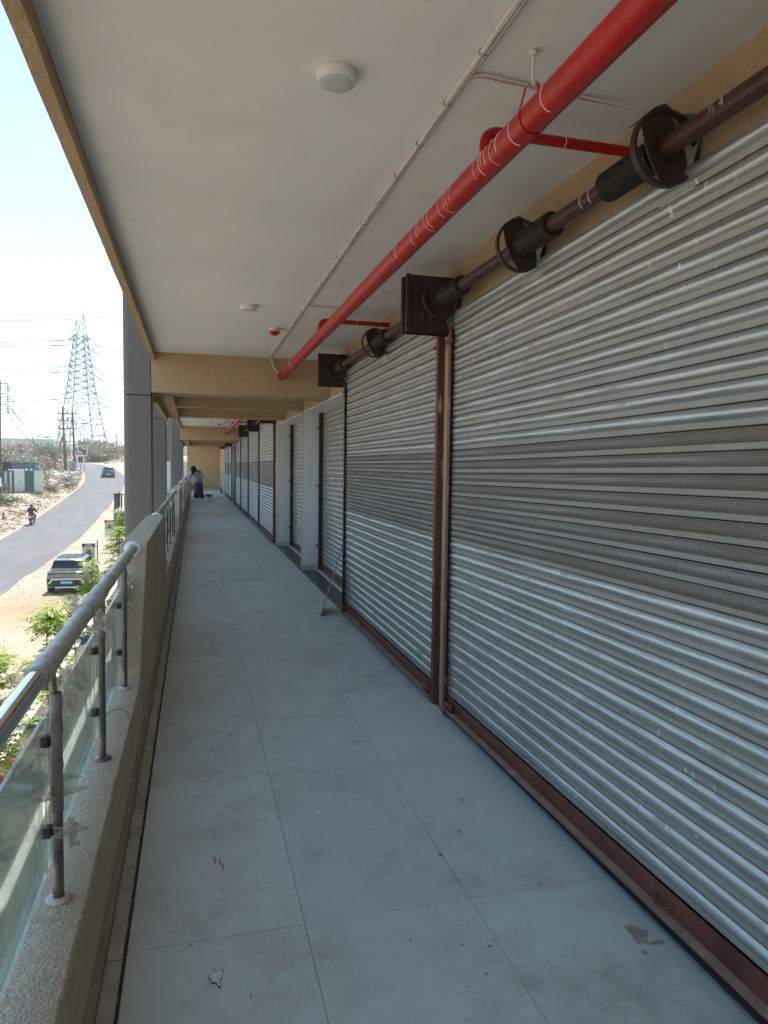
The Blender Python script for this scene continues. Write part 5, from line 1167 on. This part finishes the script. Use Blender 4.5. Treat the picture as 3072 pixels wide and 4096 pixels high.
for i in range(3):
    a = tops[i*3]; wire(a, Vector((-90, 125, a.z+1.5)), 2, .04, ('top', 'middle', 'bottom')[i]+' wire running left from the brown pole cross arms', GL)

# ------------------------------------------------------------------ vegetation, rubble and litter across the road
def bush(c, rx, ry, rz, n, lf, m, label, seed, name='shrub', cat='shrub', group=None, twig='bark'):
    rg = random.Random(seed); t = thing(name, label, cat, c, group); c = Vector(c); b = MB(); tw = MB()
    cl = [Vector((rg.gauss(0, .45)*rx, rg.gauss(0, .45)*ry, rz*(.25+.75*rg.random()**.8))) for _ in range(max(6, n//70))]
    for q_ in cl: tw.tube([c-Vector((0, 0, .15)), c+q_*.5+Vector((rg.uniform(-.1, .1), 0, .05)), c+q_], [.03*rz, .02*rz, .008*rz], 4)
    for i in range(n):
        q_ = cl[i % len(cl)]; p = c+q_+Vector((rg.gauss(0, .20)*rx, rg.gauss(0, .20)*ry, rg.gauss(0, .16)*rz))
        p.z = max(p.z, c.z+.05); d = Vector((rg.gauss(0, 1), rg.gauss(0, 1), rg.gauss(0, .7))).normalized(); nr = Vector((rg.gauss(0, 1), rg.gauss(0, 1), rg.gauss(0, 1)+.6)).normalized()
        if abs(d.dot(nr)) > .9: continue
        leaflet(b, p, d, lf*.35*rg.uniform(.7, 1.3), lf*rg.uniform(.7, 1.4), nr)
    tw.build('stems', twig, t); b.build('foliage', m, t); return t
def on(px, py, cr_=C1, **k): return hit(*cr_(px, py))
def at(x, y, Y, cr_=C1): p = pix(*cr_(x, y), y=Y); return Vector((p.x, Y, gz(p.x, Y)))
def hgt(x, ytop, Y): p = pix(*C1(x, ytop), y=Y); return max(.6, (p.z-gz(p.x, Y))*.74)
bush(at(40, 1470, 92), 2.2, 2, hgt(40, 1395, 92), 1500, .30, 'leaf_green', 'bright green rounded shrub left, above the blue hut', 31)
bush(at(150, 1480, 95), 2.6, 2, hgt(150, 1430, 95), 1100, .28, 'leaf_grey', 'grey green scrub right behind the blue hut roof', 32)
bush(at(290, 1500, 90), 2.6, 2, hgt(290, 1450, 90), 1300, .26, 'leaf_grey', 'pale scrub between the hut and the leaning lamp post', 33)
bush(at(430, 1400, 150), 3, 2, hgt(430, 1335, 150), 1300, .40, 'leaf_green', 'green tree behind the tarp shack', 34, 'tree', 'tree')
bush(at(90, 1400, 160), 8, 3, hgt(90, 1340, 160), 1700, .45, 'leaf_dry', 'yellow dry scrub below the far warehouse', 35)
bush(at(940, 1440, 150), 5.0, 3, hgt(940, 1350, 150), 3000, .38, 'leaf_dry', 'large brown dry thicket right of the framed panels', 36)
bush(at(880, 1480, 147), 3.5, 2, hgt(880, 1392, 147), 1300, .36, 'leaf_grey', 'pale dry scrub at the foot of the brown thicket', 37)
bush(at(1040, 1490, 146), 4.5, 2, hgt(1040, 1452, 146), 1500, .34, 'leaf_dry', 'dry grass bank by the outside of the bend', 38)
bush(at(1135, 1440, 158), 5.0, 3, hgt(1135, 1388, 158), 1700, .42, 'leaf_grey', 'olive scrub beside the grey column', 39)
bush(at(840, 1400, 190), 4, 3, hgt(840, 1335, 190), 1500, .6, 'leaf_dark', 'dark green tree under the pylon, left one', 40, 'tree', 'tree')
bush(at(925, 1380, 195), 4.5, 3, hgt(925, 1325, 195), 1500, .6, 'leaf_dark', 'dark green tree under the pylon, right one', 41, 'tree', 'tree')
bush(at(1160, 1420, 230), 9, 4, hgt(1160, 1372, 230), 1600, .8, 'leaf_green', 'hazy green tree at the skyline by the grey column', 42, 'tree', 'tree')
bush(at(590, 1480, 140), 3, 2, hgt(590, 1440, 140), 900, .34, 'leaf_dry', 'dry scrub behind the slanting stay poles', 43)
bush(at(460, 1500, 118), 2.2, 2, hgt(460, 1470, 118), 800, .28, 'leaf_dry', 'tuft of dry brush left of the stay poles', 44)
bush(at(700, 1470, 160), 5, 2, hgt(700, 1400, 160), 1300, .45, 'leaf_dark', 'dark scrub behind the brown poles', 45)
bush(at(30, 1840, FY-1.2), .7, .5, .9, 350, .22, 'leaf_dry', 'yellow grass tuft at the foot of the tin fence', 46)
bush(at(490, 1830, LY-.5), .8, .5, .6, 350, .2, 'leaf_dry', 'yellow grass tuft at the foot of the leaning lamp post', 47)
bush(at(630, 1710, 96), 1.8, 1, 1.1, 500, .22, 'leaf_grey', 'low dry bush on the rubble slope', 48)
bush(at(20, 1940, PY-6), 1.6, 1, .8, 500, .2, 'leaf_green', 'low green weeds by the left roadside', 49)
# tarp shack and skyline
q = lambda x, y: pix(*C1(x, y), y=125)
a, b = q(170, 1455), q(515, 1420); g0 = gz(q(340, 1450).x, 125)
t = thing('tarp_shack', 'low shack with blue and green tarpaulin roof behind the hut', 'shack', ((a.x+b.x)/2, 126, g0))
MB().grid([[(a.x+(q(345, 0).x-a.x)*i/6, 124+4*j, q(0, 1430).z+.25*math.sin(i*1.3)-.4*j) for i in range(7)] for j in range(2)], False).build('blue_tarp', 'tarp_blue', t)
MB().grid([[(q(345, 0).x+(b.x-q(345, 0).x)*i/6, 124+4*j, q(0, 1432).z+.2*math.sin(i*1.1)-.3*j) for i in range(7)] for j in range(2)], False).build('green_tarp', 'tin_green', t)
for x in (345, 420, 470, 505): MB().box(q(x, 0).x-.08, q(x, 0).x+.08, 124.2, 124.4, g0-.3, q(0, 1435).z).build('post', 'pole_rust', t)
MB().box(q(380, 0).x, q(465, 0).x, 127, 127.1, g0-.3, g0+1.5).build('back_wall', 'pole_rust', t); MB().box(q(475, 0).x, q(513, 0).x, 124.6, 124.7, g0-.3, q(0, 1440).z-.3).build('green_sheet', 'tin_green', t)
c = q(187, 1380); t = thing('road_sign', 'small red sign far off above the scrub', 'sign', (c.x, 125, g0)); MB().box(c.x-.35, c.x+.35, 125, 125.05, c.z-.2, c.z+.2).build('board', 'sign_red', t); MB().box(c.x-.06, c.x+.06, 125.06, 125.15, g0-.3, c.z).build('post', 'pole_grey', t)
q = lambda x, y: pix(*C1(x, y), y=290)
a, b = q(-60, 1410), q(505, 1325); g0 = 2.0
t = thing('warehouse', 'long pale grey warehouse on the skyline at the left', 'building', ((a.x+b.x)/2, 300, g0))
MB().box(a.x, b.x, 290, 320, g0, b.z).build('wall', 'far_building', t); MB().prism([(a.x-1, 289, b.z), (b.x+1, 289, b.z), (b.x+1, 305, b.z+1.6), (a.x-1, 305, b.z+1.6)], (0, 0, .3)).build('roof', 'far_roof', t)
for i in range(9): x = a.x+(b.x-a.x)*(i+.5)/9; MB().box(x-.15, x+.15, 289.8, 289.99, g0, b.z).build('downpipe', 'far_roof', t)
MB().box(q(385, 0).x, q(440, 0).x, 292, 298, b.z+.3, b.z+1.5).build('roof_tank', 'far_roof', t)
# strip between the columns: apartment block, trees, site fence
q = lambda x, y: pix(*C5(x, y), y=170)
a, b = q(255, 700), q(420, 520); g0 = float(zr(170))
t = thing('apartment_block', 'pale apartment block glimpsed between the grey columns', 'building', ((a.x+b.x)/2, 172, g0-1))
MB().box(a.x, b.x+8, 170, 182, g0-1, b.z).build('wall', 'plaster_pale', t)
for k in range(5):
    zz = b.z-1.0-k*2.1; MB().box(a.x-.5, b.x+.5, 168.8, 169.99, zz-1.0, zz-.8).build('balcony', 'far_roof', t)
    for j in range(4): x = a.x+.4+(b.x-a.x-.6)*j/4; MB().box(x, x+1.3, 169.9, 169.99, zz-.7, zz+.6).build('window', 'window_dark', t)
p = pix(*C5(320, 1000), y=120); bush((p.x, 120, gz(p.x, 120)), 2.6, 2, 9.5, 2200, .45, 'leaf_green', 'leafy green tree glimpsed between the grey columns', 52, 'tree', 'tree')
q = lambda x, y: pix(*C5(x, y), y=90)
t = thing('site_fence', 'pale sheet fence glimpsed between the grey columns', 'fence', (q(320, 0).x, 90, gz(q(320, 0).x, 90)))
for k in range(6): x = q(255, 0).x+k*.9; tin(x, x+.88, 90, gz(x, 90)-.4, q(0, 1010).z, 'tin_white' if k % 2 else 'far_roof', t)
q = lambda x, y: pix(*C5(x, y), y=62); rg = random.Random(13)
t = thing('scrap_heap', 'heap of white and orange scrap glimpsed between the grey columns', 'scrap', (q(320, 0).x, 62, gz(q(320, 0).x, 62)))
for k in range(30):
    c = Vector((q(320, 0).x+rg.gauss(0, 1.1), 62+rg.uniform(-1.2, 1.2), 0)); c.z = gz(c.x, c.y)+rg.uniform(.1, 2.9)*(1-min(1, abs(c.x-q(320, 0).x)/3))
    MB().obox(c, (rg.uniform(.4, 1.5), rg.uniform(.05, .3), rg.uniform(.1, .4)), Matrix.Rotation(rg.uniform(-1, 1), 3, 'Y')@Matrix.Rotation(rg.uniform(0, 3), 3, 'Z')).build('scrap_piece', rg.choice(['litter', 'litter', 'rubble', 'sign_white']), t)
q = lambda x, y: pix(*C5(x, y), y=50); c = q(325, 1600)
t = thing('water_drum', 'blue plastic drum glimpsed between the grey columns', 'drum', (c.x, 50, -4.35))
MB().lathe([(0, 0), (.8, 0), (.85, .1), (.85, .9), (.80, 1.0), (.85, 1.1), (.85, 2.2), (.8, 2.3), (.3, 2.45), (0, 2.45)], (c.x, 50, -4.35), n=24).build('tank', 'drum_blue', t); MB().lathe([(.3, 2.44), (.32, 2.44), (.32, 2.54), (0, 2.56)], (c.x, 50, -4.35), n=16).build('lid', 'bike_black', t)
# projecting balcony with black railing farther along the building
BYY = 40.; q = lambda x, y: pix(*C2(x, y), y=BYY)
a, b = q(1348, 1055), q(1480, 890); t = thing('balcony', 'grey clad balcony with black railing projecting beyond the nearest column', 'balcony', (a.x/2-.5, BYY, a.z))
MB().box(a.x, -.48, BYY, BYY+3, a.z, b.z).build('slab', 'column_grey', t, bevel=.01); MB().box(a.x-.03, -.482, BYY-.03, BYY+3, b.z+.001, q(0, 866).z).build('coping', 'plaster_pale', t)
zt = q(0, 662).z; z0 = q(0, 866).z
x = a.x+.06
while x < -.6: MB().box(x-.035, x+.035, BYY+.05, BYY+.09, z0, zt-.05).build('baluster', 'railing_black', t); x += .17
yy = BYY+.25
while yy < BYY+3: MB().box(a.x+.03, a.x+.07, yy-.035, yy+.035, z0, zt-.05).build('baluster', 'railing_black', t); yy += .2
MB().box(a.x, -.6, BYY+.03, BYY+.11, zt-.05, zt).box(a.x, a.x+.1, BYY+.111, BYY+3, zt-.05, zt).build('handrail', 'railing_black', t)
# loose material
def stuff_mesh(name, m, label, n, gen, seed):
    rg = random.Random(seed); V = []; F = []
    for i in range(n):
        r = gen(rg)
        if not r: continue
        c, sx, sy, sz = r; R_ = Matrix.Rotation(rg.uniform(0, 6.3), 3, 'Z')@Matrix.Rotation(rg.uniform(-.8, .8), 3, 'X'); o = len(V)
        for zz in (-1, 1):
            for yy in (-1, 1):
                for xx in (-1, 1): V.append(Vector(c)+R_@Vector((xx*sx*rg.uniform(.5, 1.2), yy*sy*rg.uniform(.5, 1.2), zz*sz*rg.uniform(.6, 1.2))))
        F += [tuple(o+k for k in f) for f in ((0, 2, 3, 1), (4, 5, 7, 6), (0, 1, 5, 4), (2, 6, 7, 3), (0, 4, 6, 2), (1, 3, 7, 5))]
    b = MB(); b.add(V, F); ob = b.build(name, m); tag(ob, label, name.replace('_', ' '), kind='stuff')
def bank_pt(rg, d0, d1, y0, y1):
    y = rg.uniform(y0, y1); i = np.argmin(np.abs(RP[:, 1]-y)); x = RP[i, 0]-2.7-rg.uniform(d0, d1); return x, y, gz(x, y)
def g1(rg):
    x, y, z = bank_pt(rg, .3, 9, 60, 138); s = rg.uniform(.02, .085)*(1+.6*(y > 90)); return (x, y, z+s*.3), s*1.6, s, s*.6
stuff_mesh('rubble', 'rubble', 'brown rubble and clods scattered over the left roadside bank', 3600, g1, 1)
def g2(rg):
    if rg.random() < .72: x, y, z = bank_pt(rg, .8, 6.5, 96, 130)
    else: x, y, z = bank_pt(rg, .5, 9, 60, 100)
    s = rg.uniform(.04, .15)*(1+.5*(y > 95)); return (x, y, z+s*.35), s*1.5, s, s*.45
stuff_mesh('litter', 'litter', 'white litter and broken pieces strewn over the left bank', 480, g2, 2)
def g3(rg): x = rg.uniform(-8.6, -3.7); y = rg.uniform(22, 110); x = x if y < 95 else x-1.5; s = rg.uniform(.008, .03); return (x, y, gz(x, y)+s*.3), s*1.5, s, s*.6
stuff_mesh('gravel', 'rubble', 'small stones on the sandy verge on the near side of the road', 900, g3, 3)
rg = random.Random(44); gb = MB()
for i in range(2600):
    if i % 3: x, y, z = bank_pt(rg, .8, 14, 60, 140)
    else: x = rg.uniform(-16, 2); y = rg.uniform(138, 160); z = gz(x, y)
    if noise.noise(Vector((x*.25, y*.25, 2))) < -.1: continue
    for k in range(12):
        a = rg.uniform(0, 6.3); h = rg.uniform(.2, .55); c = Vector((x+rg.gauss(0, .25), y+rg.gauss(0, .25), z-.03)); gb.add([c, c+Vector((.05*math.cos(a+1.5), .05*math.sin(a+1.5), 0)), c+Vector((math.cos(a)*.22, math.sin(a)*.22, h))], [(0, 1, 2)])
o = gb.build('dry_grass', 'leaf_dry'); tag(o, 'dry straw coloured grass growing over the banks', 'grass', kind='stuff')
# ------------------------------------------------------------------ the hazy air
hz = MB().box(-1600, 1600, -420, 2600, -6.2, 60).build('haze', 'grout'); tag(hz, 'thin pale summer haze in the air', 'haze', kind='stuff')
hm = bpy.data.materials.new('haze'); hm.use_nodes = True; hn = hm.node_tree; hn.nodes.clear()
hv = hn.nodes.new('ShaderNodeVolumePrincipled'); hv.inputs['Color'].default_value = (.93, .96, 1, 1); hv.inputs['Density'].default_value = .0008; hv.inputs['Anisotropy'].default_value = .3
ho = hn.nodes.new('ShaderNodeOutputMaterial'); hn.links.new(hv.outputs[0], ho.inputs['Volume']); hz.data.materials.clear(); hz.data.materials.append(hm)
